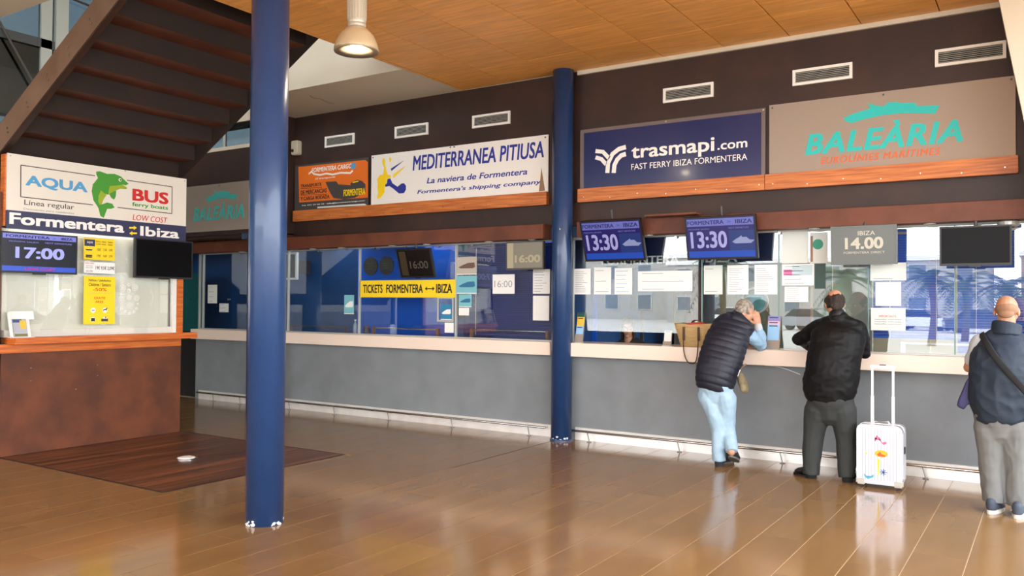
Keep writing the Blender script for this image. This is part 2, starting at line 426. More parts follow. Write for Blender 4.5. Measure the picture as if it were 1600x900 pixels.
# ================================================================= COLUMNS
q_ = at(413, 824, 0, 2); d_ = ray(413, 824); d_.z = 0; d_.normalize(); C1X, C1Y = q_.x+d_.x*.13, q_.y+d_.y*.13
def column(x, y, r, z0, z1, label, chips):
    t = thing('column', label, 'column', (x, y, z0), 'blue steel columns')
    obj('shaft', lathe([(r,0),(r,z1-z0)], (x,y,z0), 40), M['blue'], t, True)
    for pl in t.children[0].data.polygons: pl.use_smooth = len(pl.vertices) == 4
    if chips:
        b = bmesh.new()
        for k in range(chips):
            a = random.uniform(-PI, PI); h = random.uniform(.0, .05)
            if k < chips//2: a = math.atan2(-8.4-y, -x)+random.uniform(-1.3, 1.3)
            w = random.uniform(.006, .02)
            q = [(w*random.uniform(.6,1.2)*math.cos(s), w*.8*random.uniform(.5,1.2)*math.sin(s)) for s in [i*PI/4 for i in range(8)]]
            fr = Fr((x+math.cos(a)*(r-.001), y+math.sin(a)*(r-.001), z0+h), (-math.sin(a), math.cos(a), 0), (0,0,1))
            prism(fr, q, 0, .0016, b)
        obj('chipped_paint', b, M['chip'], t)
    return t
column(C1X, C1Y, .130, 0, 4.2, 'near blue round steel column with chipped base, standing free on the tiles', 20)
c2 = column(-4.675, -.13, .118, 0, 4.2, 'far blue round steel column against the ticket wall between the two counters', 14)
obj('plinth_plate', lathe([(.13,0),(.13,.012),(.12,.02)], (-4.675,-.13,0), 32), M['blue'], c2)
p = at(397, 643, 0, 2)
c3 = column(p.x, p.y, .115, 0, 2.5, 'blue column almost wholly hidden behind the near blue column, under the left fascia', 0)
obj('bracket', box(p.x-.25, p.x+.25, p.y-.05, p.y+.05, 2.42, 2.5), M['blue'], c3)

# ================================================================= COUNTER, KICK, FOOT RAIL, LINTEL
def prismx(pts, x0, x1):
    'profile in (y,z) swept along x'
    fr = Fr((0,0,0), (0,1,0), (0,0,1)); return prism(fr, pts, x0, x1)
prof = [(-.13,.95),(-.13,1.10),(.35,1.10),(.35,1.06),(-.05,1.06),(-.05,.95)]
tag(obj('counter_shelf', prismx(prof, -11.36, -4.83), M['counter']), 'long pale counter shelf under the left ticket windows, left of the wall column', 'counter')
tag(obj('counter_shelf', prismx(prof, -4.66, 1.5), M['counter']), 'pale counter shelf under the right ticket windows where the men lean', 'counter')
kick = [(-.015,0),(-.015,.135),(-.005,.14),(0,.14),(0,0)]
struct('baseboard_left', prismx(kick, -11.3, -4.8), M['alu'])
struct('baseboard_right', prismx(kick, -4.56, 1.5), M['alu'])
BRK = mat('bracket_steel', (120,118,112), .35, .7)
def footrail(x0, x1, px, label, ret):
    t = thing('foot_rail', label, 'foot rail', (x0, -.1, 0), 'foot rails along the ticket wall')
    y, z = -.085, .112
    b = tube([(x0,y,z),(x1,y,z)], .013, 10, smooth=False)
    obj('bar', b, M['steel'], t, True)
    b = tube([(x0,y,z-.001),(x0,-.012,z+.0)], .008, 8, smooth=False); obj('end_return', b, M['steel'], t, True)
    if ret: b = tube([(x1,y,z),(x1,-.012,z)], .008, 8, smooth=False); obj('end_return', b, M['steel'], t, True)
    for q, r in px:
        p = at(q, r, 0, 2); x = p.x
        b = tube([(x-.03,y,z),(x,y-.01,.008)], .006, 7, smooth=False); lathe([(.026,0),(.026,.005),(.018,.007)], (x,y-.01,0), 14, b)
        obj('bracket', b, BRK, t)
footrail(-11.25, -4.92, ((326,628),(381,631),(446,641),(528,647),(619,655),(716,666),(831,680)), 'steel foot rail on floor brackets along the left counter wall', True)
footrail(-4.56, 1.5, ((928,689),(1066,705),(1223,724),(1447,748)), 'steel foot rail on floor brackets along the right counter wall behind the men', False)
lp = [(-.20,2.285),(-.20,2.45),(-.19,2.455),(.0,2.455),(.0,2.285)]
def lintel(x0, x1, label, joints):
    t = thing('window_lintel', label, 'lintel', (x0, -.1, 2.285), 'rusty steel lintels above the ticket windows')
    obj('beam', prismx(lp, x0, x1), M['rustl'], t)
    b = bmesh.new()
    for x in joints: box(x-.002, x+.002, -.202, -.19, 2.285, 2.45, b)
    if joints: obj('joint', b, M['joint'], t)
    return t
lintel(-9.2, -4.89, 'rusty brown steel lintel over the left ticket windows', ())
lintel(-4.45, 1.5, 'rusty brown steel lintel over the right ticket windows behind the screens', (-2.9,))
lintel(-13.3, -9.26, 'rusty steel lintel in shade below the faded ferry sign at left', ())
# downlights and glass fixings under the lintel
DL = {330:'far left behind the kiosk corner', 460:'just right of the near blue column', 511:'second to the right of the near blue column', 596:'left of the hanging dark 16:00 screen', 653:'right above the dark 16:00 screen', 751:'above the paper boat pictures', 819:'above the washed-out 16:00 screen', 1019:'between the two blue 13:30 screens', 1267:'left of the grey 14.00 screen', 1449:'between the grey 14.00 screen and the black screen'}
for q in list(DL): DL[q] = 'small round downlight under the lintel, '+DL[q]
for px, py in ((460.5,386.5),(510.6,385),(596,382),(653,380),(751,376),(819,373),(1018.7,368),(1266.7,354.7),(1449,346.5),(330,390)):
    p = at(px, py, 2.285, 2); x = p.x
    t = thing('downlight', DL[min(DL, key=lambda q: abs(q-px))], 'downlight', (x, -.1, 2.285), 'downlights under the lintels')
    obj('rim', lathe([(.05,0),(.05,-.008),(.04,-.01),(.04,-.002)], (x,-.1,2.285), 20), M['frame'], t)
    obj('lens', lathe([(.038,-.001),(.038,-.006),(.02,-.009)], (x,-.1,2.285), 16), M['white'], t)

# ================================================================= WINDOWS
wf = wallF(0.03)
xm = [-11.36, at(318,460,.03).x, at(388,460,.03).x, -9.33, at(562,460,.03).x, at(713,460,.03).x, -4.83]
def panes(xs, name, m):
    b = bmesh.new(); 
    for x in (xs[0], xs[-1]): box(x-.015, x+.015, .015, .045, 1.1, 2.3, b)
    box(xs[0], xs[-1], .015, .045, 1.10, 1.115, b); box(xs[0], xs[-1], .015, .045, 2.27, 2.30, b)
    f = struct(name, b, M['frame'])
    for i in range(len(xs)-1):
        obj('pane', box(xs[i]+.006, xs[i+1]-.006, .026, .034, 1.112, 2.29), m, f)
        if i: obj('mullion', box(xs[i]-.010, xs[i]+.010, .012, .048, 1.10, 2.30), M['frame'], f)
    return f
wl = panes(xm, 'window_4', M['glass'])
xr = [-4.62, at(1097,450,.03).x, at(1217,450,.03).x, at(1357,450,.03).x, at(1492,450,.03).x, .35, 1.5]
# ticket window at the far left of the right counter is open at the bottom: its pane stops above the shelf
b = bmesh.new(); box(xr[0], xr[-1], .015, .045, 2.27, 2.30, b); box(xr[1], xr[-1], .015, .045, 1.10, 1.112, b)
for x in (xr[0], xr[-1]): box(x-.012, x+.012, .015, .045, 1.1, 2.3, b)
wr = struct('window_5', b, M['frame'])
zo = at(1000, 519, .03).z
for i in range(len(xr)-1):
    xs = xr[i:i+2]
    obj('pane', box(xs[0]+.004, xs[1]-.004, .026, .034, zo if i == 0 else 1.11, 2.29), M['glassR'], wr)
    if i: obj('mullion', box(xs[0]-.005, xs[0]+.005, .02, .04, 1.10, 2.29), mat('glass_edge', (110,140,132), .2), wr)
# steel button fixings of the glass
for k, (px, py) in enumerate(((373,392),(495.5,388),(540,386.4),(585,385.5),(633,384),(683,381),(736.5,380),(791.5,377.5),(1054.7,367),(1216.8,361),(295,468),(355,468))):
    q = at(px, py, -.02); t = wl if k < 8 or k > 9 else wr
    obj('glass_fixing', disc(wallF(.026), q.x, min(q.z, 2.262), .014, 0, .03, None, 12), M['steel'], t)

# --- rooms behind the glass
struct('ceiling_office', box(-11.4, 1.6, .12, 3.4, 2.6, 2.7), M['cream'])
struct('wall_office_1', box(-13.3, -8.66, .78, .83, 0, 2.6), M['navywall'])
o = tag(obj('teal_screen', box(at(285,460,.2).x-.9, at(316,460,.2).x, .17, .21, 1.05, at(300,427,.2).z), M['tealwall']), 'teal panel behind the leftmost ticket window', 'panel')
struct('wall_office_2', box(-13.3, -11.42, .12, .26, 0, 1.05), M['dark'])
struct('wall_office_3', box(-8.66, -4.7, .75, .8, 0, 2.6), M['bluewall'])
struct('wall_office_4', box(-4.85, -4.75, .12, 3.4, 0, 2.6), M['navywall'])
struct('trim_4', box(-6.34, -6.24, .12, .75, 1.1, 2.6), M['navywall'])
desk = tag(obj('office_desk', box(-4.7, -3.3, .36, .58, .72, .76), mat('desk_top', (120,84,54), .4)), 'brown desk top behind the open ticket window', 'desk')
struct('wall_office_6', box(-4.7, -1.3, 3.3, 3.4, 0, 2.6), M['office'])
def filing(x0, x1, y, z1, m, label):
    t = thing('cabinet', label, 'cabinet', ((x0+x1)/2, y, 0)); obj('body', box(x0, x1, y, y+.4, 0, z1), m, t)
    for k in range(3): 
        zz = z1-.1-k*.45
        dr = obj('door', box(x0+.02, x1-.02, y-.015, y, zz-.4, zz), m, t); obj('handle', box((x0+x1)/2-.06, (x0+x1)/2+.06, y-.035, y-.015, zz-.12, zz-.1), M['steel'], dr)
filing(-5.4+1.0, -3.9, 2.6, 2.0, mat('cab_grey', (120,116,108), .5), 'tall grey cabinet at the back of the open ticket office')
filing(-5.75+2.55, -2.75, 2.4, 1.9, mat('cab_brown', (74,52,40), .5), 'tall brown cabinet beside the grey one in the ticket office')
# partitions between right offices
struct('wall_office_7', box(at(1080,450,.3).x, at(1094,450,.3).x, .14, .34, 0, 2.6), mat('brown_post', (82,40,28), .5))
struct('wall_office_8', box(at(1248,470,.6).x, at(1270,470,.6).x, .5, .62, 0, 2.6), mat('tan_post', (140,98,66), .6, rgb2=(104,86,58), scale=5))
b = box(at(1150,470,1.2).x, at(1300,470,1.2).x, 1.2, 1.25, 0, 2.6); struct('wall_office_9', b, mat('sage_wall', (136,140,118), .7))
x0 = at(1309,470,.45).x; x1 = at(1356,470,.45).x
struct('wall_office_10', box(x0-.02, x1+.04, .45, .50, 0, 2.6), mat('pale_post', (170,168,152), .6))
# round framed mirror on the sage wall
fr = wallF(1.19); a, b_ = fr.px(1180, 470)
t = thing('wall_mirror', 'round white framed mirror on the office wall above the leaning man', 'mirror', fr.P(a, b_, 0))
obj('frame', disc(fr, a, b_, .155, 0, .03, None, 36, hole=.86), M['white'], t); obj('plate', disc(fr, a, b_, .137, .0, .012, None, 36), mat('mirror_teal', (90,150,150), .15, .5), t)
# blue venetian blinds behind the rightmost windows and a sparse one at the left
def blinds(x0, x1, y, z0, z1, step, label, m, d=.016):
    t = thing('venetian_blind', label, 'blind', ((x0+x1)/2, y, z0), 'blue venetian blinds behind the glass')
    obj('headrail', box(x0, x1, y-.02, y+.02, z1, z1+.03), m, t); b = bmesh.new(); z = z0+.03
    while z < z1-.01:
        fr = Fr((0, y, z), (1,0,0), (0,-.35,.94)); fbox(fr, x0, x1, -d*.72, d*.72, -.0008, .0008, b); z += step
    o = obj('slat', b, m, t); o['kind'] = 'stuff'
    obj('bottom_rail', box(x0, x1, y-.012, y+.012, z0, z0+.018), m, t)
    for x in (x0+.15, x1-.15): obj('cord', box(x-.002, x+.002, y-.02, y-.018, z0, z1), M['white'], t)
blinds(xr[3]+.02, xr[4]-.01, .16, 1.24, 2.24, .024, 'blue slatted blind behind the window right of the man in black', M['blind'])
blinds(xr[4]+.01, .33, .16, 1.12, 2.24, .024, 'blue slatted blind behind the window by the bald man', M['blind'])
blinds(.37, 1.45, .16, 1.12, 2.24, .024, 'blue slatted blind behind the window at the far right beyond the frame', M['blind'])
blinds(xm[5]+.03, xm[6]-.02, .22, 1.14, 2.24, .024, 'deep blue slatted blind behind the window left of the wall column', mat('deep_blind', (20,48,120), .5))
# office ceiling lights
for x, y, lb in ((-8.9,.42,'behind the navy glass'),(-10.4,.42,'at the far left behind the dark glass'),(-7.1,.42,'over the yellow tickets board'),(-5.5,.42,'behind the washed-out 16:00 screen'),(-3.6,1.3,'behind the left 13:30 screen'),(-2.4,1.3,'behind the right 13:30 screen'),(-1.9,.85,'behind the grey 14.00 screen'),(-.6,.7,'behind the black screen')):
    t = thing('office_light', 'square white light panel in the office ceiling '+lb, 'ceiling light', (x, y, 2.6), 'office ceiling lights')
    obj('housing', box(x-.22, x+.22, y-.12, y+.12, 2.57, 2.6), M['white'], t); obj('diffuser', box(x-.2, x+.2, y-.1, y+.1, 2.562, 2.57), mat('office_glow', (240,246,255), .5, emit=9 if y < .5 else 5), t)

# ================================================================= UPPER WALL: signs, rails, vents
def rail(x0, x1, label):
    t = thing('sign_ledge', label, 'ledge', (x0, -.03, 2.69), 'wooden ledges under the signs')
    obj('board', box(x0, x1, -.075, 0, 2.69, 2.843, bev=.004), M['wood'], t)
    x = x0+.08; k = 0
    while x < x1-.03:
        obj('screw', disc(wallF(-.0755), x, 2.72 if k % 2 else 2.745, .006, 0, .004, None, 8), M['steel'], t); x += .33; k += 1
rail(-9.15, -4.922, 'varnished wooden ledge below the cargo and white shipping signs')
rail(-4.515, -2.405, 'varnished wooden ledge below the dark blue ferry sign')
rail(-2.40, -.243, 'varnished wooden ledge below the clear ferry sign with turquoise letters')
def vent(x0, label):
    x1 = x0+.555; z0, z1 = 3.705, 3.86; fr = wallF(0)
    t = thing('air_vent', label, 'air vent', ((x0+x1)/2, 0, z0), 'white air vents in the brown wall')
    obj('backing', fbox(fr, x0+.02, x1-.02, z0+.02, z1-.02, .001, .004), M['dark'], t)
    b = bmesh.new(); w = .026
    for q in ((x0,x1,z0,z0+w),(x0,x1,z1-w,z1),(x0,x0+w,z0+w,z1-w),(x1-w,x1,z0+w,z1-w)): fbox(fr, *q, 0, .022, b)
    obj('frame', b, M['white'], t)
    for k in range(6):
        z = z0+.036+k*.0165; f2 = Fr((0,-.012,z), (1,0,0), (0,.6,.8)); obj('slat', fbox(f2, x0+.026, x1-.026, -.005, .005, -.0008, .0008), M['frame'], t)
for x, s in ((-8.578,'leftmost of the six, above the orange cargo sign'),(-7.29,'second from the left, above the corner of the white shipping sign'),(-6.03,'third from the left, above the middle of the white shipping sign'),(-3.507,'above the dark blue ferry sign, right of the wall column'),(-2.145,'above the left half of the clear turquoise ferry sign'),(-.885,'rightmost, next to the leaning cream pier')):
    vent(x, 'white louvred air vent, '+s)
def signboard(label, x0, x1, z0, z1, m, d0=.012, th=.012, screws=()):
    t = thing('sign_board', label, 'sign', ((x0+x1)/2, 0, z0)); fr = wallF(-d0)
    obj('panel', fbox(fr, x0, x1, z0, z1, 0, th), m, t)
    for a, b in screws: obj('screw', disc(wallF(-d0-th), a, b, .009, 0, .006, None, 10), M['charcoal'], t)
    return t, wallF(-d0-th)
# 1 orange cargo sign
t, fr = signboard('orange cargo shipping sign on a dark panel, leftmost on the ledge', -9.166, -7.745, 2.850, 3.50, M['charcoal'])
og, sc = (460,240), 8.0
obj('printed_field', ppoly(fr, [(50,168),(885,80),(918,105),(918,548),(62,612)], og, sc, 0, .002), M['orange'], t)
fr2 = wallF(-.026-.0005)
obj('ship_emblem', ppoly(fr2, [(390,355),(525,345),(550,385),(710,395),(700,375),(735,350),(790,325),(850,345),(890,385),(885,480),(760,550),(620,572),(490,555),(450,490)], og, sc), M['charcoal'], t)
obj('ship_emblem', ppoly(wallF(-.03), [(735,352),(800,338),(805,352),(728,368)], og, sc), M['yellow'], t)
obj('wave_emblem', ribbon(fr2, [(180,255),(215,225),(245,255),(320,268),(400,250),(480,262),(580,240),(700,243),(730,212)], .025, og, sc), M['white'], t)
px8 = lambda x, y: (og[0]+x/sc, og[1]+y/sc)
def t8(s, x0, yb, x1, yt, m, f=fr2, **k): ptext('lettering', s, f, *px8(x0, yb), *px8(x1, yt), m, t, **k)
t8('FORMENTERA CARGO', 215, 238, 720, 122, M['white'], shear=.25, bold=.02)
obj('globe_emblem', disc(fr2, *fr2.px(*px8(738,155)), .045, .001, .005, None, 20), M['cyan'], t)
t8('El transporte', 265, 332, 510, 278, M['white'], shear=.2, bold=.01)
t8('TRANSPORTE', 80, 428, 340, 362, M['inkd'], bold=.02)
t8('DE MERCANCIAS', 80, 515, 405, 432, M['inkd'], bold=.02)
t8('Y CARGA RODADA', 80, 590, 440, 512, M['inkd'], bold=.02)
for a, b_ in (((80,437),(345,425)),((80,522),(410,507))): obj('rule', ribbon(fr2, [a, b_], .006, og, sc), M['inkd'], t)
t8('FORMENTERA', 615, 535, 885, 428, M['yellow'], wallF(-.031), bold=.03)
t8('Tel. 971 59 00 33 · info@formenteracargo.com', 92, 662, 880, 578, M['white'], wallF(-.0245), bold=.02)
obj('pale_sticker', ppoly(fr2, [(288,665),(880,625),(900,640),(898,645),(290,684)], og, sc, .001, .003), M['paper2'], t)
# 2 white shipping sign
t, fr = signboard('long white shipping company sign with blue italic lettering and island emblem', -7.69, -4.93, 2.845, 3.515, M['white'], screws=((-7.66,3.485),(-4.97,3.485),(-6.36,3.5),(-6.3,3.5)))
obj('island_emblem', ppoly(fr, [(1115,55),(1135,80),(1135,140),(1150,200),(1165,265),(1205,270),(1205,300),(1160,315),(1150,370),(1130,415),(1130,480),(1080,550),(1045,565),(1035,550),(1050,490),(1040,440),(1045,370),(1035,320),(1070,270),(1110,265),(1125,180),(1105,130),(1100,90)], og, sc), M['yellow'], t)
obj('island_emblem', ppoly(fr, [(1195,40),(1215,70),(1200,110),(1185,70)], og, sc), M['yellow'], t)
obj('island_emblem', ppoly(fr, [(1165,320),(1200,310),(1225,370),(1290,415),(1340,375),(1370,370),(1395,400),(1395,450),(1370,495),(1310,500),(1240,440),(1190,405),(1140,415),(1135,395),(1160,370)], og, sc), M['blueprint'], t)
obj('stroke_emblem', ppoly(fr, [(1208,188),(1365,90),(1215,217)], og, sc), M['blueprint'], t)
obj('stroke_emblem', ppoly(fr, [(1235,262),(1395,150),(1240,305)], og, sc), M['yellow'], t)
ptext('lettering', 'MEDITERRANEA PITIUSA', fr, 645, 267, 850, 220, M['blueprint'], t, bold=.022, shear=.12)
ptext('lettering', 'La naviera de Formentera', fr, 667, 287, 824, 263, M['blueprint'], t, bold=.018, shear=.2)
ptext('lettering', "Formentera's shipping company", fr, 652, 305, 846, 280, M['blueprint'], t, bold=.018, shear=.2)
obj('rust_stain', ppoly(fr, [(1460,505),(1462,490),(1470,420),(1474,370),(1482,420),(1490,470),(1495,500)], (440,160), 3.63, .003, .0045), mat('stain', (150,120,90), .9), t)
# 3 dark blue sign
t, fr = signboard('dark navy glossy ferry sign with white lettering, between the column and the clear sign', -4.51, -2.41, 2.85, 3.52, mat('clear_edge', (112,100,98), .2))
obj('printed_field', fbox(fr, -4.46, -2.45, 2.85, 3.48, 0, .003), M['navy'], t); fr = wallF(-.0275)
og, sc = (880,40), 3.214
for pts in ([(163,630),(200,634),(232,668)], [(163,662),(192,670),(216,697)]): obj('wave_emblem', ribbon(fr, pts, .045, og, sc), M['white'], t)
for pts in ([(222,740),(226,690),(248,645),(280,620),(315,610)], [(254,740),(258,700),(272,672),(292,652),(315,645)]): obj('wave_emblem', ribbon(fr, pts, .05, og, sc), M['white'], t)
def t3(s, x0, yb, x1, yt, m, **k): ptext('lettering', s, fr, og[0]+x0/sc, og[1]+yb/sc, og[0]+x1/sc, og[1]+yt/sc, m, t, **k)
t3('trasmapi', 343, 690, 760, 560, M['white'], bold=.022); t3('.com', 775, 625, 925, 578, M['white'], bold=.018)
t3('FAST FERRY IBIZA FORMENTERA', 342, 725, 925, 642, M['white'], bold=.0)
for a in (-4.49, -3.47, -2.43): obj('screw', disc(wallF(-.024), a, 3.50, .01, 0, .006, None, 10), M['steel'], t)
# 4 clear acrylic sign, turquoise
def balearia(x0, x1, z0, z1, y, label, m1, m2, sub, th=.012, mm='acryl'):
    t = thing('sign_board', label, 'sign', ((x0+x1)/2, y, z0)); fr = wallF(y)
    obj('panel', fbox(fr, x0, x1, z0, z1, 0, th), M[mm], t); fr = wallF(y-th)
    w = x1-x0; h = z1-z0
    pts = [(318,515),(365,490),(440,465),(490,450),(475,415),(530,432),(580,435),(605,410),(660,408),(690,415),(775,412),(790,435),(935,430),(905,485),(840,482),(700,480),(560,495),(430,525),(370,545),(340,535)]
    f0 = wallF(-.024); q = [f0.px(1240+x/4.092, 60+y_/4.092) for x, y_ in pts]
    q = [(x0+(a+2.37)/2.11*w, z0+(b-2.835)/.705*h) for a, b in q]
    obj('ship_emblem', prism(fr, q, .001, .005), m1, t)
    X = lambda a: x0+w*a; Z = lambda a: z0+h*a
    text('lettering', 'BALEÀRIA', fr, X(.165), X(.81), Z(.235), Z(.60), m1, t, bold=.035, shear=.22, sx=.08)
    if sub: text('lettering', 'EUROLÍNIES MARÍTIMES', fr, X(.235), X(.725), Z(.09), Z(.21), m2, t, bold=.012, shear=.2, sx=.15)
    for a, b in ((x0+.03, z1-.03), (x1-.03, z1-.03), ((x0+x1)/2, z1-.03)): obj('screw', disc(fr, a, b, .009, 0, .006, None, 10), M['charcoal'], t)
balearia(-2.37, -.262, 2.845, 3.54, -.012, 'clear acrylic ferry sign with turquoise ship and orange small lettering, rightmost on the wall', M['teal'], M['orange2'], True)
balearia(at(289,330,-.51).x, -9.24, 2.56, 3.245, -.565, 'reflective ferry sign with faded turquoise letters behind the near column', M['tealf'], M['orange2'], False, mm='acryl')
# security camera box
p = at(468, 232, 0)
t = thing('security_camera', 'small beige sensor box high on the brown wall, left of the first vent', 'security camera', (p.x, 0, p.z-.09))
obj('housing', box(p.x-.075, p.x+.055, -.10, 0, p.z-.10, p.z+.10, bev=.012), mat('sensor_beige', (190,182,162), .5), t)
obj('lens', disc(wallF(-.10), p.x-.03, p.z-.045, .022, 0, .012, None, 16), M['black'], t)
# leaning cream pier at the right end
a0, z0_ = -.385, 4.2
b = prism(wallF(-.04), [(-.385,4.2),(.55,4.2),(.55,0),(.33,0)], 0, .55)
fx_ = 'trim_5'; struct(fx_, b, M['cream'])

# ================================================================= KIOSK (face x=-8.65)
KX = -8.65
kd = thing('ticket_kiosk', 'rust-coloured steel ticket kiosk under the staircase at left, with white blinds behind its window', 'kiosk', (KX-.4, -3.24, 0))
obj('lower_panel', box(KX-.55, KX, -4.24, -2.235, 0, 1.04), M['rust'], kd)
obj('side_panel', box(KX-.55, KX+.003, -4.285, -4.255, 0, 2.6), M['rust'], kd)
obj('side_panel', box(KX-.55, KX-.02, -2.235, -2.215, 0, 2.26), M['rust'], kd)
obj('roof', box(KX-.55, KX-.03, -4.24, -2.235, 2.30, 2.33), M['brown'], kd)
obj('corner_post', box(KX-.06, KX+.012, -2.285, -2.215, 1.12, 2.28, bev=.003), M['woodk'], kd)
obj('apron_board', box(KX, KX+.035, -4.30, -2.25, 1.015, 1.105, bev=.003), M['woodk'], kd)
obj('shelf_board', box(KX-.12, KX+.16, -4.19, -2.12, 1.105, 1.17, bev=.004), M['woodk'], kd)
obj('white_sill', box(KX-.10, KX-.02, -4.2, -2.3, 1.17, 1.24), M['white'], kd)
obj('window_post', box(KX-.05, KX-.01, -2.345, -2.29, 1.17, 2.27), M['white'], kd)
b = bmesh.new(); z = 1.25
while z < 2.24:
    fr = Fr((KX-.09, 0, z), (0,1,0), (-.35,0,.94)); fbox(fr, -4.2, -2.35, -.0125, .0125, -.0006, .0006, b); z += .021
o = obj('blind_slat', b, M['blindw'], kd); o['kind'] = 'stuff'
obj('added_fill_strip', box(KX-.075, KX-.045, -4.15, -2.4, 2.27, 2.29), mat('kiosk_fill_glow', (250,250,240), .5, emit=3), kd)  # unseen glowing strip added above the pane to brighten the blinds
obj('back_panel', box(KX-.16, KX-.13, -4.22, -2.3, 1.17, 2.26), M['blindw'], kd)
obj('pane', box(KX-.012, KX-.004, -4.2, -2.3, 1.17, 2.26), glass('kiosk_glass', (.97,.98,.97), .03), kd)
k = kioskF(KX+.0)
b = bmesh.new()
for x, y in ((48,575),(48,595),(152,570),(152,587),(242,565),(242,581),(118,608)): a, z = k.px(x, y); disc(k, a, z, .007, 0, .004, b, 8)
obj('rivet', b, M['steel'], kd); kd.children[-1]['kind'] = 'stuff'
# white stickers: a bauble pattern on the pane
st = bmesh.new(); k2 = kioskF(KX-.003)
for x, y, r, h in ((570,478,17,.6),(516,510,32,.8),(623,503,32,.8),(570,530,19,.5),(503,610,32,.8),(572,590,24,.7),(638,597,28,.75),(508,685,14,.5),(638,688,14,.5),(538,712,13,.5),(575,727,14,.5),(617,717,14,.5),(648,645,9,.4)):
    a, z = k2.px(100+x/5.63, 360+y/5.63); w = r/5.63/185*1.25
    disc(k2, a, z, w, 0, .001, st, 16, hole=h)
    if r > 20: disc(k2, a, z, w*.5, 0, .001, st, 12, hole=.5)
a, z = k2.px(100+573/5.63, 360+660/5.63)
for i in range(8):
    c, s_ = math.cos(i*PI/4), math.sin(i*PI/4); f2 = Fr(k2.P(a, z), k2.u*c+k2.v*s_, k2.v*c-k2.u*s_); fbox(f2, .008, .036, -.003, .003, 0, .001, st)
obj('sticker_pattern', st, M['white'], kd)
# sign
t = thing('sign_board', 'white kiosk sign with green dolphin above a dark blue band of white lettering', 'sign', (KX, -3.23, 2.25))
obj('backing_box', box(KX-.05, KX+.03, -4.25, -2.235, 2.27, 2.975), M['woodk'], t)
obj('panel', box(KX+.03, KX+.05, -4.235, -2.22, 2.425, 2.985), M['boardw'], t)
obj('band', box(KX+.03, KX+.052, -4.235, -2.22, 2.245, 2.425), M['navyk'], t)
k = kioskF(KX+.05); og, sc = (120,240), 5.622
b = bmesh.new(); kk = 5.294
def kline(pts, og, sc): ribbon(k, pts, .009, og, sc, .0005, .002, b)
kline([(785,236),(172,148)], (0,230), kk); kline([(172,148),(170,410)], (0,230), kk); kline([(170,410),(768,477)], (0,230), kk)
kline([(440,234),(837,292)], og, sc); kline([(837,292),(834,527)], og, sc); kline([(834,527),(358,473)], og, sc)
obj('border_line', b, M['charcoal'], t)
obj('dolphin_emblem', ppoly(k, [(170,158),(200,155),(265,178),(330,178),(385,200),(420,235),(455,265),(430,278),(400,272),(350,280),(290,285),(330,320),(345,330),(340,380),(325,405),(300,385),(285,357),(270,360),(245,352),(212,322),(190,370),(188,420),(200,450),(220,445),(265,430),(310,440),(330,475),(300,485),(265,485),(245,540),(235,565),(205,545),(193,490),(185,470),(145,410),(130,330),(140,270),(185,215),(170,180)], og, sc, .001, .003), M['green'], t)
k3 = kioskF(KX+.053)
obj('dolphin_belly', ppoly(k3, [(288,285),(350,280),(400,272),(442,300),(435,312),(380,308),(330,330),(290,352),(275,356)], og, sc, .0005, .0015), M['lime'], t)
obj('dolphin_belly', ppoly(k3, [(212,322),(245,352),(262,362),(235,400),(218,445),(200,450),(188,420),(190,370)], og, sc, .0005, .0015), M['lime'], t)
a, z = k3.px(og[0]+380/sc, og[1]+231/sc)
obj('dolphin_eye', disc(k3, a, z, .017, .0005, .0015), M['white'], t); obj('dolphin_pupil', disc(k3, a+.003, z, .009, .0015, .003), M['black'], t)
def tk(s, x0, yb, x1, yt, m, og=og, sc=sc, f=None, **kw): ptext('lettering', s, f or k, og[0]+x0/sc, og[1]+yb/sc, og[0]+x1/sc, og[1]+yt/sc, m, t, **kw)
tk('AQUA', 210, 332, 722, 280, M['cyan'], (0,230), kk, bold=.055)
# flat fonts: heights are measured at each word's own ends
for o in list(t.children):
    if o.name.startswith('lettering'): bpy.data.objects.remove(o)
def tk2(s, a0, b0, a1, b1, m, **kw): text('lettering', s, k, a0, a1, b0, b1, m, t, **kw)
def span(x0, y0, x1, y1, yt, og=og, sc=sc):
    A = k.px(og[0]+x0/sc, og[1]+y0/sc); B = k.px(og[0]+x1/sc, og[1]+y1/sc); T = k.px(og[0]+x0/sc, og[1]+yt/sc); return A[0], (A[1]+B[1])/2, B[0], (A[1]+B[1])/2+T[1]-A[1]
tk2('AQUA', *span(210,330,722,390,228,(0,230),kk), M['cyan'], bold=.04)
tk2('Línea regular', *span(200,488,612,530,432,(0,230),kk), M['charcoal'])
tk2('Descuento para residentes', *span(195,522,612,560,500,(0,230),kk), M['ink'])
tk2('BUS', *span(487,415,803,445,308), M['red'], bold=.045)
tk2('ferry boats', *span(485,475,800,500,430), M['green'], bold=.02)
tk2('LOW COST', *span(490,585,795,610,535), M['red'], shear=.15, bold=-.005)
k = kioskF(KX+.052)
tk2('Formentera', *span(75,645,1026,700,548,(0,230),kk), M['white'], bold=.05)
A = k.px(120+555/sc, 240+725/sc); B = k.px(120+897/sc, 240+750/sc); tk2('Ibiza', A[0], A[1]+.005, B[0], A[1]+.115, M['white'], bold=.03)
for y0, s_ in ((652,1), (700,-1)):
    pts = [(460,-8),(500,-8),(500,-20),(527,0),(500,20),(500,8),(460,8)]
    if s_ < 0: pts = [(987-x, y) for x, y in pts]
    obj('arrow_emblem', ppoly(k, [(x, y0+y*.9) for x, y in pts], og, sc, .0005, .002), M['yellow'], t)
for x, y in ((-4.21,2.96),(-2.245,2.96),(-3.0,2.975)): obj('screw', disc(kioskF(KX+.05), y if 0 else x, y, .006, 0, .003, None, 8), M['steel'], t)

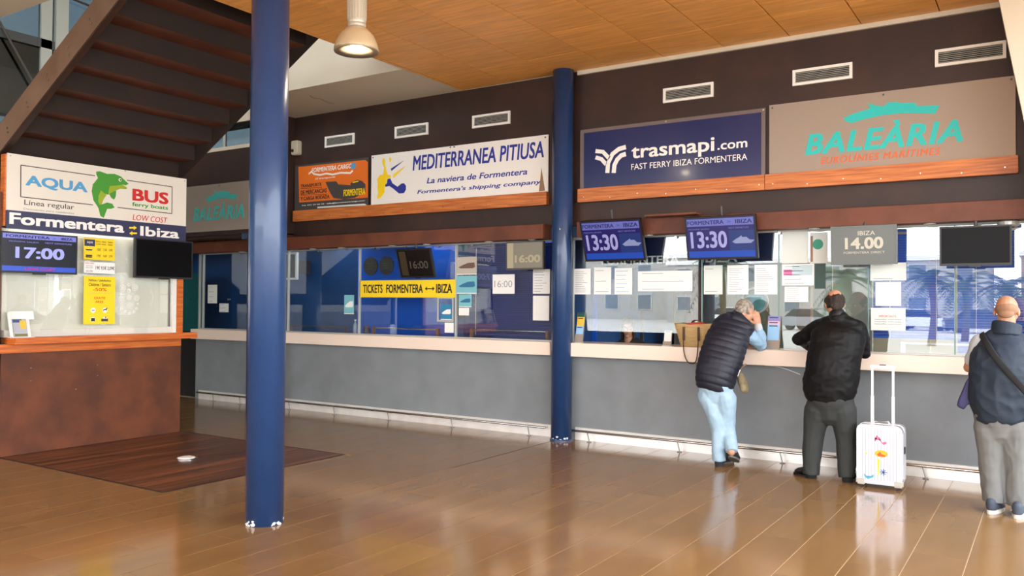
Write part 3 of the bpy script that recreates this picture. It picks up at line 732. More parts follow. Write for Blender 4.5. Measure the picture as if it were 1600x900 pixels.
# ---- posters on the kiosk pane
k = kioskF(KX-.004)
def sheet(name, label, cat_, fr, r, m, group=None, th=.0015, lines=0, lm=None, d=.0005):
    a0, b1 = fr.px(r[0], r[1]); a1, b0 = fr.px(r[2], r[3])
    t = thing(name, label, cat_, fr.P((a0+a1)/2, b0), group)
    obj('sheet', fbox(fr, a0, a1, b0, b1, d, d+th), m, t)
    if lines:
        bm = bmesh.new(); h = b1-b0; w = a1-a0; rr = random.Random(int(r[0]*7+r[1]))
        for i in range(lines):
            zz = b1-h*(.12+.78*i/max(1, lines-1)); ww = rr.uniform(.45, .9)*w*.86
            fbox(fr, a0+w*.08, a0+w*.08+ww, zz-min(h*.1/lines, .003), zz+min(h*.08/lines, .003), d+th, d+th+.0005, bm)
        o = obj('print_line', bm, lm or M['ink'], t); o['kind'] = 'stuff'
    return t, Fr(fr.P(a0, b0, d+th), fr.u, fr.v), a1-a0, b1-b0
t, f, w, h = sheet('price_poster', 'yellow price poster with dark blue corner box under the kiosk sign', 'poster', k, (131,371,179,407.5), M['yellow'])
obj('logo_box', fbox(f, w*.02, w*.35, h*.62, h*.93, 0, .001), M['navyk'], t)
text('lettering', 'aqua', Fr(f.P(0,0,.001), f.u, f.v), w*.1, w*.28, h*.72, h*.84, M['white'], t, th=.0005)
for i, (s_, a, b0) in enumerate((('Niños',.38,.82),('Adultos',.56,.82),('Residente',.77,.82),('Child',.38,.70),('Adults',.56,.70),('Resident',.77,.70),('10€',.42,.42),('7,5€',.62,.42),('1,69€',.80,.42),('19€',.42,.13),('14,8€',.62,.13),('2,79€',.80,.13))):
    hh = .08 if i < 6 else .13; text('lettering', s_, f, w*a, w*(a+(.15 if i < 6 else .12)), h*b0, h*(b0+hh), M['inkd'], t, th=.0005)
for z in (.48, .22, .15): obj('boat_mark', prism(f, [(w*.05,h*z),(w*.28,h*z),(w*.25,h*(z-.06)),(w*.08,h*(z-.06))], 0, .0008), M['inkd'], t)
t, f, w, h = sheet('price_strip', 'white paper price strip between the two yellow kiosk posters', 'poster', k, (131,409,179,428), M['paper'], lines=0)
text('lettering', '19€ 9,5€ 2,09€', f, w*.37, w*.98, h*.3, h*.68, M['inkd'], t, th=.0005, bold=.01)
text('lettering', 'FAMILY DEAL', f, w*.03, w*.32, h*.84, h*.95, M['red'], t, th=.0005)
for z in (.62,.45,.2,.1): text('lettering', 'return ticket', f, w*.06, w*.28, h*z, h*(z+.08), M['inkd'], t, th=.0005)
t, f, w, h = sheet('discount_poster', 'yellow discount poster with -50% and four pictograms on the kiosk window', 'poster', k, (131,431,179,506), M['yellow'])
for s_, a0, a1, b0, b1, m in (('Niños / Jubilados',.15,.85,.875,.94,'inkd'),('Children / Seniors',.15,.85,.79,.86,'inkd'),('-50%',.28,.72,.69,.76,'red'),('on regular individual fares',.1,.9,.635,.655,'ink'),('GRATIS',.32,.68,.52,.57,'red'),('FREE',.38,.62,.44,.49,'red')):
    text('lettering', s_, f, w*a0, w*a1, h*b0, h*b1, M[m], t, th=.0005, bold=.01)
for a, z in ((.3,.29),(.68,.29),(.3,.10),(.68,.10)): obj('pictogram_disc', disc(f, w*a, h*z, .028, 0, .0006, None, 18), M['paper'], t)
g = Fr(f.P(0,0,.0006), f.u, f.v)
obj('pictogram', prism(g, [(w*.62,h*.27),(w*.63,h*.31),(w*.60,h*.31),(w*.70,h*.32),(w*.74,h*.345),(w*.76,h*.33),(w*.73,h*.31),(w*.73,h*.27),(w*.715,h*.27),(w*.71,h*.295),(w*.65,h*.295),(w*.64,h*.27)], 0, .0006), M['inkd'], t)
obj('pictogram', fbox(g, w*.24, w*.36, h*.06, h*.13, 0, .0006), M['inkd'], t)
obj('pictogram', fbox(g, w*.56, w*.78, h*.055, h*.115, 0, .0006), M['charcoal'], t); obj('pictogram', disc(g, w*.70, h*.14, .008, 0, .0006, None, 10), M['inkd'], t)
obj('pictogram', ribbon_ := prism(g, [(w*.24,h*.285),(w*.29,h*.305),(w*.36,h*.295),(w*.35,h*.28),(w*.28,h*.275)], 0, .0006), M['ink'], t)

# ================================================================= SCREENS
def screen(label, fr0, a0, a1, b0, b1, tilt, m, lines, rim=.014, bezel='tvbezel', up=.08, group='departure screens'):
    u = fr0.u; n = fr0.n; v = (fr0.v*math.cos(tilt)+n*math.sin(tilt)).normalized()
    c = fr0.P((a0+a1)/2, (b0+b1)/2); w = a1-a0; h = (b1-b0)/math.cos(tilt)*1.0
    f = Fr(c-u*w/2-v*h/2, u, v); t = thing('departure_screen', label, 'screen', f.P(w/2, 0, 0), group)
    obj('housing', fbox(f, 0, w, 0, h, -.045, -.004, None, .004), M['black'], t)
    bz = bmesh.new()
    for q in ((0,w,0,rim*1.4),(0,w,h-rim,h),(0,rim,rim*1.4,h-rim),(w-rim,w,rim*1.4,h-rim)): fbox(f, *q, -.004, .004, bz)
    obj('bezel', bz, M[bezel], t); p = obj('display', fbox(f, rim, w-rim, rim*1.4, h-rim, -.003, 0), m, t)
    obj('stand_nub', fbox(f, w*.42, w*.58, -.012, 0, -.03, 0), M['black'], t)
    b = tube([f.P(w/2, h*.6, -.045), f.P(w/2, h*.9, -.08), f.P(w/2, h+up, -.09)], .014, 8, smooth=False)
    fbox(f, w*.4, w*.6, h*.35, h*.75, -.06, -.045, b); obj('bracket', b, M['charcoal'], t)
    D = .0005
    for q in lines:
        if q[0] == 'bar': obj('colour_bar', fbox(f, w*q[1], w*q[2], h*q[3], h*q[4], D, D+.0006), q[5], t)
        elif q[0] == 'poly': obj('ship_picture', prism(f, [(w*x, h*y) for x, y in q[1]], D+.0008, D+.0014), q[2], t)
        else: text('lettering', q[0], Fr(f.P(0,0,D+.0008), f.u, f.v), w*q[1], w*q[2], h*q[3], h*q[4], q[5], t, th=.0006, bold=q[6] if len(q) > 6 else .01)
    return t
def em(name, rgb, e): return mat(name, rgb, .25, emit=e)
E1 = em('screen_violet', (26,24,84), .25); E2 = em('screen_bar_lilac', (92,98,166), .15); E3 = em('screen_bar_blue', (24,62,150), .25); E4 = em('screen_digit', (146,148,198), .1)
E5 = em('screen_navy_text', (20,24,80), .3); E6 = em('screen_sea', (26,46,100), .2); E7 = em('screen_ship', (120,132,170), .15); E8 = em('screen_black', (9,12,26), .5)
ship = [(.66,.40),(.70,.36),(.92,.36),(.97,.43),(.90,.44),(.86,.50),(.80,.50),(.79,.54),(.76,.50),(.72,.47)]
def ferry_lines():
    return [('bar',.03,.97,.78,.95,E2), ('bar',.03,.97,.05,.20,E3), ('bar',.62,.97,.205,.66,E6), ('FORMENTERA',.04,.56,.82,.91,E5,.02), ('IBIZA',.72,.95,.82,.91,E5,.02), ('>',.61,.66,.84,.89,E3),
            ('PRÓXIMA SALIDA',.05,.35,.70,.74,E2), ('NEXT DEPARTURE',.62,.9,.70,.74,E2), ('13:30',.07,.59,.27,.66,E4,.03), ('poly',ship,E7)]
f3 = wallF(-.27)
screen('blue 13:30 departure screen nearest the wall column', f3, -4.34, -3.62, 2.01, 2.44, .36, E1, ferry_lines())
screen('blue 13:30 departure screen above the straw bag, second from the column', f3, -3.145, -2.42, 2.0, 2.425, .24, E1, ferry_lines())
G = mat('screen_pale_digit', (176,172,156), .4, emit=.12)
screen('washed-out grey screen reading 14.00 above the man in black', f3, -1.73, -1.165, 1.92, 2.275, .08, M['tvgrey'], [('IBIZA',.42,.68,.75,.86,G), ('14.00',.22,.80,.40,.70,G,.04), ('FORMENTERA DIRECT',.2,.82,.28,.34,G)], bezel='tvgrey', up=.02)
screen('switched-off black screen above the bald man', f3, -.825, -.285, 1.895, 2.235, .0, M['tvoff'], [], up=.06)
D1 = mat('screen_dark', (26,24,24), .14); D2 = mat('screen_dim_digit', (74,70,62), .5); D3 = mat('screen_dark_strip', (58,48,30), .4)
f3 = wallF(-.16)
screen('dark screen with dim 16:00 hanging before the blue partition', f3, -7.08, -6.53, 1.86, 2.22, .30, D1, [('bar',.06,.26,.08,.92,D3), ('16:00',.34,.88,.32,.58,D2,.02)], up=.05)
D4 = mat('screen_washed', (132,130,116), .15); D5 = mat('screen_pale', (166,160,134), .5)
screen('washed-out grey-green 16:00 screen at the end of the left lintel', f3, -5.42, -4.905, 1.935, 2.265, .02, D4, [('bar',.03,.2,.05,.95,D5), ('16:00',.24,.92,.25,.52,D5,.04)], bezel='charcoal', up=.02)
kf = kioskF(KX+.06)
B1 = em('kiosk_screen_lilac', (110,114,190), .25); B2 = em('kiosk_screen_blue', (44,74,176), .3); B3 = em('kiosk_screen_red', (150,30,60), .5); B4 = em('kiosk_digit', (140,146,210), .35)
screen('kiosk screen showing 17:00 in pale violet', kf, -4.29, -3.53, 1.81, 2.215, .0, E8, [('bar',.02,.98,.84,.96,B1), ('bar',.02,.98,.03,.17,B2), ('FORMENTERA',.06,.62,.865,.93,E5,.03), ('IBIZA',.77,.93,.865,.93,E5,.03), ('>',.66,.70,.87,.92,B2), ('PRÓXIMA SALIDA',.1,.48,.75,.79,B1), ('NEXT DEPARTURE',.56,.92,.75,.79,B1), ('17:00',.18,.82,.36,.64,B4,.05), ('LOW COST',.3,.7,.07,.135,B3,.03)], up=-.05, group='kiosk screens')
screen('switched-off black screen on the right half of the kiosk window', kf, -2.87, -2.13, 1.80, 2.245, .0, M['tvoff'], [], up=-.05, group='kiosk screens')
# support plate over the first screens
p0 = at(1012, 338, -.28); p1 = at(1092, 334, -.28)
t = thing('mounting_plate', 'thin brown shelf plate sticking out above the two blue screens', 'bracket', (p0.x, -.28, p0.z))
obj('plate', box(p0.x, p1.x, -.36, -.2, p0.z-.01, p0.z+.01), M['rustl'], t)
# fittings under the lintel by the black screen
p = at(1576, 346, -.12)
t = thing('ceiling_speaker', 'round grey fitting under the lintel above the black screen', 'speaker', (p.x, -.12, 2.24))
obj('body', lathe([(.05,.045),(.085,.03),(.085,.0),(.05,-.012)], (p.x,-.10,2.24), 20), M['frame'], t); obj('mesh', lathe([(.045,-.012),(.04,-.02)], (p.x,-.10,2.24), 16), M['charcoal'], t)

# ================================================================= PAPERS AND BOARDS ON THE TICKET GLASS
g0 = wallF(.0255)
t, f, w, h = sheet('ticket_board', 'long yellow board reading TICKETS FORMENTERA IBIZA with a double arrow', 'sign', wallF(.012), (564,438.5,711,465), M['yellow'], th=.008)
text('lettering', 'TICKETS', f, w*.03, w*.25, h*.25, h*.76, M['inkd'], t, bold=.035, th=.0006); text('lettering', 'FORMENTERA', f, w*.29, w*.68, h*.25, h*.76, M['inkd'], t, bold=.035, th=.0006); text('lettering', 'IBIZA', f, w*.815, w*.975, h*.25, h*.76, M['inkd'], t, bold=.035, th=.0006)
obj('arrow_mark', prism(f, [(w*.70,h*.5),(w*.722,h*.62),(w*.722,h*.53),(w*.778,h*.53),(w*.778,h*.62),(w*.80,h*.5),(w*.778,h*.38),(w*.778,h*.47),(w*.722,h*.47),(w*.722,h*.38)], 0, .0006), M['inkd'], t)
TQ = mat('sea_print', (122,190,200), .5); SE = mat('sepia_print', (188,180,168), .6); BT = mat('boat_print', (110,84,72), .6); BW = mat('boat_blue', (46,110,150), .6)
def boatpic(lb, r, m, m2):
    t, f, w, h = sheet('boat_picture', lb, 'picture', g0, r, m, 'boat pictures on the glass')
    obj('border', fbox(f, 0, w, 0, h*.05, 0, .0004), M['paper'], t)
    obj('boat_shape', prism(f, [(w*.08,h*.42),(w*.30,h*.55),(w*.55,h*.66),(w*.88,h*.68),(w*.92,h*.42),(w*.80,h*.36),(w*.2,h*.36)], 0, .0006), m2, t)
boatpic('sepia speedboat picture, topmost on the left glass beside the window bar', (714,402,745,429), SE, BT)
boatpic('turquoise boat picture below the sepia one', (714,431,745,459), TQ, BW)
boatpic('small turquoise boat picture, third down beside the window bar', (717,460,737,480), TQ, BW)
boatpic('pale turquoise boat card low on the navy glass left of the yellow board', (538,461,553,491), TQ, M['paper'])
boatpic('turquoise boat leaflet low in the grey frame under the yellow board', (689,475,706,500), mat('leaflet_blue', (44,130,170), .5), M['paper'])
a = [g0.px(*q) for q in ((684,464),(709,503))]
b = bmesh.new(); x0, z1 = a[0]; x1, z0 = a[1]
for q in ((x0,x1,z0,z0+.02),(x0,x1,z1-.02,z1),(x0,x0+.02,z0+.02,z1-.02),(x1-.02,x1,z0+.02,z1-.02)): fbox(g0, *q, 0, .012, b)
tag(obj('leaflet_frame', b, M['frame']), 'grey leaflet frame fixed to the glass under the right end of the yellow board', 'frame')
t, f, w, h = sheet('paper_notice', 'white paper reading 16:00 on the blue glass', 'notice', g0, (770,429,804,459), M['paper'])
text('lettering', '16:00', f, w*.08, w*.9, h*.33, h*.68, M['ink'], t, th=.0005)
PP = [((717,481,733,493),'small white slip under the boat pictures',0), ((695,504,709,520),'small white slip at the bottom of the glass below the leaflet frame',0), ((833,421,859,459),'blank white sheet nearest the wall column, upper',8), ((833,462,858,501),'blank white sheet nearest the wall column, lower',0),
 ((325,445,339,474),'grey printed notice on the dark glass left of the near column',4), ((343,474,357,488),'small grey slip on the dark glass left of the near column',3),
 ((897,420,923,460),'printed notice, leftmost on the right-hand glass',12), ((928.5,418,955,460),'white sheet second from the wall column on the right glass',3), ((960.6,419,988,460),'white sheet with pale blue print, third from the wall column',6),
 ((997,424,1082,455),'wide white sheet below the FORMENTERA lettering',3), ((1100,415,1129,460),'pale translucent sheet just right of the brown post',2), ((1136.5,414.7,1169.5,460),'printed white notice above the leaning man, left of the mirror',14), ((1179,414,1214.6,460),'printed white notice above the leaning man, over the mirror',12),
 ((1222,362,1262,411),'large blank white sheet left of the grey 14.00 screen',0), ((1222,413,1272,446),'white notice with a pink corner below the large blank sheet',5), ((1226,448,1263,472),'white landscape notice above the counter left of the man in black',7),
 ((1360,411,1416,438),'blank white sheet below the grey 14.00 screen',2), ((1368,441,1408,478),'square blank sheet in the middle of the three right of the man in black',0), ((1361,481,1415,517),'cream notice with orange print right of the man in black',5)]
for r, lb, nl in PP:
    if lb.startswith('cream notice'):
        t, f, w, h = sheet('paper_notice', lb, 'notice', g0, r, M['paper2']); text('lettering', 'IMPORTANTE', f, w*.24, w*.74, h*.58, h*.68, M['orange2'], t, th=.0005)
        for z in (.46,.36,.26): text('lettering', 'taquilla cerrada', f, w*.1, w*.88, h*z, h*(z+.05), M['inkd'], t, th=.0005)
        continue
    t, f, w, h = sheet('paper_notice', lb, 'notice', g0, r, M['paper2'] if ('grey' in lb or 'translucent' in lb) else M['paper'], lines=nl, lm=mat('pale_print', (150,190,220), .8) if 'blue print' in lb else None)
    if 'pink' in lb: obj('picture_print', fbox(f, w*.05, w*.32, h*.48, h*.75, 0, .0005), mat('pink_print', (214,120,170), .6), t); obj('picture_print', fbox(f, w*.32, w*.95, h*.48, h*.95, 0, .0005), mat('pale_sea', (190,214,220), .6), t)
t, f, w, h = sheet('advert_poster', 'poster with a round green badge left of the grey 14.00 screen', 'poster', g0, (1266,364,1293,411), M['paper2'])
obj('badge', disc(f, w*.45, h*.62, .05, 0, .0006), mat('badge_green', (44,150,120), .5), t); obj('side_strip', fbox(f, w*.02, w*.16, h*.05, h*.9, 0, .0006), mat('strip_brown', (150,120,100), .6), t)
t, f, w, h = sheet('green_notice', 'dark green sheet beneath the poster with the round badge', 'notice', g0, (1273,412,1290,451), mat('bottle_green', (36,66,58), .5))
# header band behind the right glass
bf = wallF(.055); x1 = xr[2]-.02
t = thing('header_band', 'dark navy header band behind the glass with white FORMENTERA IBIZA lettering', 'sign', (-3.4, .06, 2.0))
obj('panel', fbox(bf, -4.6, x1, 1.935, 2.27, 0, .004), mat('band_navy', (12,26,66), .5), t)
bf = wallF(.051)
a0, z0 = bf.px(940, 410); a1, _ = bf.px(1061, 408)
text('lettering', 'FORMENTERA', bf, a0, a1, 1.985, 2.07, M['white'], t, bold=.025)
a0, _ = bf.px(1097, 408); a1, _ = bf.px(1152, 408); text('lettering', 'IBIZA', bf, a0, a1, 1.985, 2.07, M['white'], t, bold=.025)
# round speaker discs on the blue partition
f = wallF(.745)
for x, y, lb in ((580,416,'left'),(604.5,415,'right')):
    a, z = f.px(x, y); t = thing('wall_clock', 'round dark clock disc with faint yellow print, %s of the pair on the blue partition' % lb, 'clock', f.P(a, z), 'dark discs on the blue partition')
    obj('disc', disc(f, a, z, .135, 0, .02, None, 32), M['charcoal'], t); g = wallF(.745-.02)
    for i, zz in enumerate((.03,-.005,-.04)): obj('print_line', fbox(g, a-.06+i*.01, a+.06-i*.01, z+zz, z+zz+.012, 0, .001), mat('dim_yellow', (100,92,50), .6), t)
# white framed monitor behind glass at the near column
a = [at(*q, .2) for q in ((438,395),(463,437))]
t = thing('monitor', 'black monitor with white frame half hidden by the near blue column', 'monitor', (a[0].x, .2, a[1].z))
obj('housing', box(a[0].x-.1, a[1].x, .2, .24, a[1].z, a[0].z), M['white'], t); obj('display', box(a[0].x-.08, a[1].x-.03, .195, .2, a[1].z+.03, a[0].z-.03), M['tvoff'], t)
obj('arm', box(a[0].x, a[0].x+.04, .24, .8, a[1].z+.1, a[0].z-.1), M['charcoal'], t)
a = [at(*q, 1.5) for q in ((985,463),(1017,486))]
tag(obj('office_desk', box(a[0].x-.4, a[1].x+.3, 1.3, 1.9, .72, .76), mat('desk_pale', (150,130,104), .5)), 'pale desk deep in the ticket office carrying the grey-blue monitor', 'desk')
t = thing('monitor', 'grey-blue monitor in the open ticket office behind the glass', 'monitor', (a[0].x, 1.5, .76))
obj('housing', box(a[0].x, a[1].x, 1.5, 1.53, a[1].z, a[0].z), M['charcoal'], t); obj('display', box(a[0].x+.012, a[1].x-.012, 1.495, 1.5, a[1].z+.012, a[0].z-.012), mat('monitor_blue', (72,80,104), .3), t)
obj('stand', box((a[0].x+a[1].x)/2-.02, (a[0].x+a[1].x)/2+.02, 1.53, 1.56, .76, a[0].z-.05), M['charcoal'], t)
# grab rails just inside the glass
def grab(px0, px1, y0, y1, m, label):
    A = at(px0, y0, .13); B = at(px1, y1, .13); z = A.z
    t = thing('grab_rail', label, 'rail', (A.x, .13, 1.1), 'low rails on the counter behind the glass')
    obj('bar', tube([(A.x,.13,z),(B.x,.13,z)], .010, 8, smooth=False), m, t, True)
    for x in (A.x, B.x): obj('bracket', box(x-.018, x+.018, .115, .145, 1.10, z+.012), mat('rail_wood', (120,84,54), .5) if m is M['steel'] else m, t)
grab(455, 541, 509, 511, M['charcoal'], 'dark low rail behind the navy glass right of the near column')
grab(584, 684, 512, 514, M['steel'], 'low steel rail below the yellow tickets board')
grab(737, 855, 515, 519, M['steel'], 'low steel rail beneath the 16:00 paper')
grab(1411, 1530, 536, 541, M['white'], 'white low rail behind the blue blinds glass near the bald man')
# counter odds and ends
def onc(px, y=-.02): return at(px, 520, y).x
x = onc(555,.17); t = thing('water_bottle', 'clear plastic bottle with pale label behind the navy glass', 'bottle', (x, .17, 1.1))
obj('body', lathe([(.03,0),(.032,.02),(.032,.12),(.014,.16),(.013,.18)], (x,.17,1.1), 16), mat('pet', (150,170,190), .1), t, True); obj('label', lathe([(.033,.03),(.033,.08)], (x,.17,1.1), 16), mat('bottle_label', (150,150,200), .5), t); obj('cap', lathe([(.015,.18),(.015,.2)], (x,.17,1.1), 12), M['white'], t)
x = onc(573,.17); t = thing('jar', 'small dark jar with a red-rimmed lid left of the low rail', 'jar', (x, .17, 1.1))
obj('body', lathe([(.045,0),(.05,.02),(.05,.08),(.04,.09)], (x,.17,1.1), 16), mat('jar_dark', (52,54,84), .3), t, True); obj('lid', lathe([(.042,.09),(.042,.11)], (x,.17,1.1), 16), mat('jar_lid', (110,60,60), .4), t)
def brochure(x, y, w, h, cols, label, lean=.18):
    t = thing('brochure_holder', label, 'brochure holder', (x, y, 1.1)); f = Fr((x-w/2, y, 1.10), (1,0,0), (0,lean,1))
    obj('back', fbox(f, 0, w, 0, h, -.012, -.009), M['acryl'], t); obj('base', box(x-w/2, x+w/2, y-.035, y+.035, 1.10, 1.106), M['frame'], t); obj('pocket', fbox(f, 0, w, 0, h*.28, .006, .009), M['acryl'], t)
    k = len(cols)
    for i, (c, b0, b1) in enumerate(cols):
        lf = obj('leaflet', fbox(f, w*.06, w*.94, h*b0, h*b1, -.009+.004*i, -.005+.004*i), c, t)
        obj('print_line', fbox(f, w*.15, w*.8, h*(b1-.06), h*(b1-.03), -.005+.004*i, -.0045+.004*i), M['navyk'], lf)
    return t
LB = mat('leaflet_sky', (150,196,232), .4); LV = mat('leaflet_violet', (130,130,190), .4); LP = mat('leaflet_pink', (220,180,200), .4); LG = mat('leaflet_green', (20,84,60), .4); LY = mat('leaflet_yellow', (226,190,70), .4)
brochure(at(904,535,-.05).x, -.05, .10, .35, [(LG,.5,1),(LY,.55,.85),(LB,.05,.55)], 'leaflet holder with green, yellow and blue leaflets at the left end of the right counter')
brochure(at(1207,548,-.05).x, -.05, .13, .34, [(LV,.6,1),(LP,.62,.85),(LB,.03,.75)], "holder of light blue leaflets by the leaning man's elbow")
x = at(1041,535,-.02).x
t = brochure(x, .0, .09, .17, [(M['paper'],.05,.95)], 'white leaflets standing behind the straw bag')
x = at(16,525,KX+.06,0)
t = thing('brochure_holder', 'white leaflet stand with a picture leaflet at the left end of the kiosk shelf', 'brochure holder', (KX+.06, x.y+.1, 1.17))
f = Fr((KX+.10, x.y-.01, 1.17), (0,1,0), (-.3,0,1)); w, h = .20, .26
obj('back', fbox(f, .02, w, .0, h, -.02, -.016), M['white'], t); obj('header', fbox(f, .03, w+.05, h*.72, h*1.05, -.014, -.010), M['paper'], t)
obj('side', fbox(f, 0, .014, 0, h, -.02, .02), M['white'], t); obj('base', box(KX+.03, KX+.13, x.y-.01, x.y+.2, 1.17, 1.176), M['white'], t)
lf = obj('leaflet', fbox(f, .03, w*.82, .01, h*.74, -.009, -.003), mat('leaflet_cream', (176,180,190), .4), t)
obj('picture_print', fbox(f, .035, w*.6, h*.6, h*.72, -.003, -.002), mat('print_blue', (60,86,130), .5), lf); obj('picture_print', fbox(f, w*.5, w*.78, h*.35, h*.68, -.0028, -.0018), LY, lf); obj('picture_print', fbox(f, .04, w*.8, .015, h*.15, -.003, -.002), mat('print_olive', (120,120,60), .5), lf)
# thin cable sagging under the counter
b = tube([at(1195,571,-.015), at(1215,573,-.015), at(1232,578,-.015), at(1250,585,-.015)], .0035, 6)
tag(obj('cable', b, M['white']), 'thin white cable sagging below the counter between the two men', 'cable')

# ================================================================= STAIRCASE
st = thing('staircase', 'rusty brown steel staircase seen from below, rising to the right over the kiosk', 'staircase', (-9.5, -3.2, 1.2))
N0 = (-6.89, 4.055); DX, DZ = .3055, .1753
def zl(x): return N0[1]+(x-N0[0])*DZ/DX
Y0, Y1 = -4.235, -2.225; TRD = mat('tread_underside_lit', (100,50,26), .6, rgb2=(80,38,19), scale=3)  # browner than the risers: light bounced off the floor, put into the colour
for k in range(-14, 3):
    x1 = N0[0]+DX*k; z = N0[1]+DZ*k; x0 = x1-DX
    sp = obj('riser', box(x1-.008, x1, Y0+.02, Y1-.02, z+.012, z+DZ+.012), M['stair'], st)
    obj('tread', box(x0, x1-.009, Y0+.02, Y1-.02, z+.012, z+.02), TRD, st)
xa, xb = -11.3, -6.22
def stringer(y0, y1, drop, hgt, m):
    fr = Fr((0, y1, 0), (1,0,0), (0,0,1)); return prism(fr, [(xa, zl(xa)-drop), (xb, zl(xb)-drop), (xb, zl(xb)-drop+hgt), (xa, zl(xa)-drop+hgt)], 0, y1-y0)
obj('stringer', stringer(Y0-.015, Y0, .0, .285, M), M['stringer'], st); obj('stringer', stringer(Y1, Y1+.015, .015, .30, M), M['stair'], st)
fr = Fr((0, Y0+.045, 0), (1,0,0), (0,0,1)); obj('stringer_flange', prism(fr, [(xa, zl(xa)-.022), (xb, zl(xb)-.022), (xb, zl(xb)-.012), (xa, zl(xa)-.012)], 0, .06), M['brown'], st)
b = bmesh.new(); f = wallF(Y0-.015)
for px, py in ((140,30),(143,36),(106,74),(108,85),(73,116),(76,125),(42,160),(44,167),(12,200),(13,207)):
    a, z = f.px(px, py); obj('bolt', disc(f, a, z, .011, 0, .008, None, 8), M['steel'], st)
obj('landing', box(-12.9, -11.2, Y0, Y1, zl(-11.2)-.1, zl(-11.2)+.1), M['stair'], st)
obj('landing_post', box(-12.4, -12.2, -3.3, -3.1, 0, zl(-11.2)-.1), M['brown'], st)

# ================================================================= PENDANT LAMP
d = ray(557, 84.5); d = d/d.dot(CF); P = CO+d*6.6; P.z += .02
t = thing('pendant_lamp', 'lit industrial bell lamp hanging from the wooden ceiling', 'lamp', (P.x, P.y, 4.2)); zz = P.z; rr = .172
obj('reflector', lathe([(.10,.02),(rr,0),(rr+.004,.015),(rr-.002,.05),(rr-.03,.12),(rr-.075,.17),(.065,.19),(.06,.185),(.09,.16),(rr-.04,.11),(rr-.012,.045),(rr-.012,.02),(.10,.028)], (P.x,P.y,zz), 40), mat('prismatic_bell', (206,186,150), .25, .15, coat=.5), t, True)
obj('rim', lathe([(.10,.018),(rr+.003,-.004),(rr+.005,.01),(.105,.034)], (P.x,P.y,zz), 40), mat('bell_rim', (176,160,134), .3, .4), t, True)
obj('inner_cone', lathe([(.104,.03),(.06,.15),(.05,.17),(.045,.17),(.055,.14),(.096,.03)], (P.x,P.y,zz), 32), M['alu'], t, True)
bl = obj('bulb', ell((P.x,P.y,zz+.075), (.05,.05,.07)), mat('bulb_glow', (255,246,226), .5, emit=9), t, True)
obj('lens', lathe([(.098,.024),(.098,.028),(.001,.03)], (P.x,P.y,zz), 32), mat('lamp_lens', (255,240,214), .3, emit=3.2), t)
obj('collar', lathe([(.066,.185),(.072,.20),(.072,.215),(.066,.22)], (P.x,P.y,zz), 32), M['lampb'], t, True)
hs = obj('gear_housing', lathe([(.068,.22),(.072,.235),(.072,.44),(.068,.46),(.03,.46)], (P.x,P.y,zz), 32), M['lampb'], t)
for k in range(20):
    a = k*2*PI/20; f = Fr((P.x+.071*math.cos(a), P.y+.071*math.sin(a), zz), (-math.sin(a), math.cos(a), 0), (0,0,1)); obj('vent_rib', fbox(f, -.004, .004, .25, .42, 0, .006), M['lampb'], hs)
obj('stem', lathe([(.022,.46),(.022,4.2-zz-.02),(.06,4.2-zz-.02),(.06,4.2-zz)], (P.x,P.y,zz), 16), M['lampb'], t)
L = bpy.data.objects.new('lamp_light', bpy.data.lights.new('lamp_light', 'POINT')); C.objects.link(L); L.data.energy = 14; L.data.shadow_soft_size = .05; L.data.color = (1,.85,.62)
L.location = (P.x, P.y, zz+.01)

# ================================================================= OUTDOORS (seen in the glass and lighting the hall)
struct('ground', box(-90, 70, -130, 12, -.2, -.125), mat('paving', (200,192,178), .8, var=.15, scale=.6))
struct('kerb', box(-40, 30, -13.6, -13.3, -.125, .0), mat('kerb', (190,186,176), .8))
struct('wall_wing', box(-30, -13.65, -17, -10.6, -.1, 7.6), mat('wing_brown', (70,56,50), .7))
def building(x0, x1, y, h, dep, m, label, cols, rows):
    t = thing('building', label, 'building', ((x0+x1)/2, y, -.125)); obj('wall', box(x0, x1, y-dep, y, -.125, h), m, t)
    obj('parapet', box(x0-.15, x1+.15, y-dep-.15, y+.15, h, h+.35), M['white'], t)
    wd = (x1-x0)/cols
    for i in range(cols):
        for j in range(rows):
            xc = x0+wd*(i+.5); zc = .9+j*(h/rows)
            f = obj('window', box(xc-wd*.22, xc+wd*.22, y-.02, y+.06, zc, zc+h/rows*.55), M['frame'], t); obj('pane', box(xc-wd*.19, xc+wd*.19, y+.06, y+.07, zc+.08, zc+h/rows*.5), mat('window_dark', (112,120,128), .2), f)
    return t
WH = mat('white_render', (176,172,164), .8)
building(-64, -30, -72, 6.2, 8, WH, 'long white two-storey building across the car park, reflected in the left glass', 9, 2)
building(-29, -4, -62, 5.0, 8, WH, 'low white two-storey building reflected behind the palms in the right glass', 8, 2)
building(-2, 22, -66, 5.4, 8, mat('ochre_render', (160,140,112), .8), 'ochre two-storey building reflected at the far right', 7, 2)
PG = mat('palm_green', (62,92,44), .6, var=.3, scale=4, rnd=.3); PT = mat('palm_trunk', (112,92,70), .9, var=.3, scale=12, bump=.4)
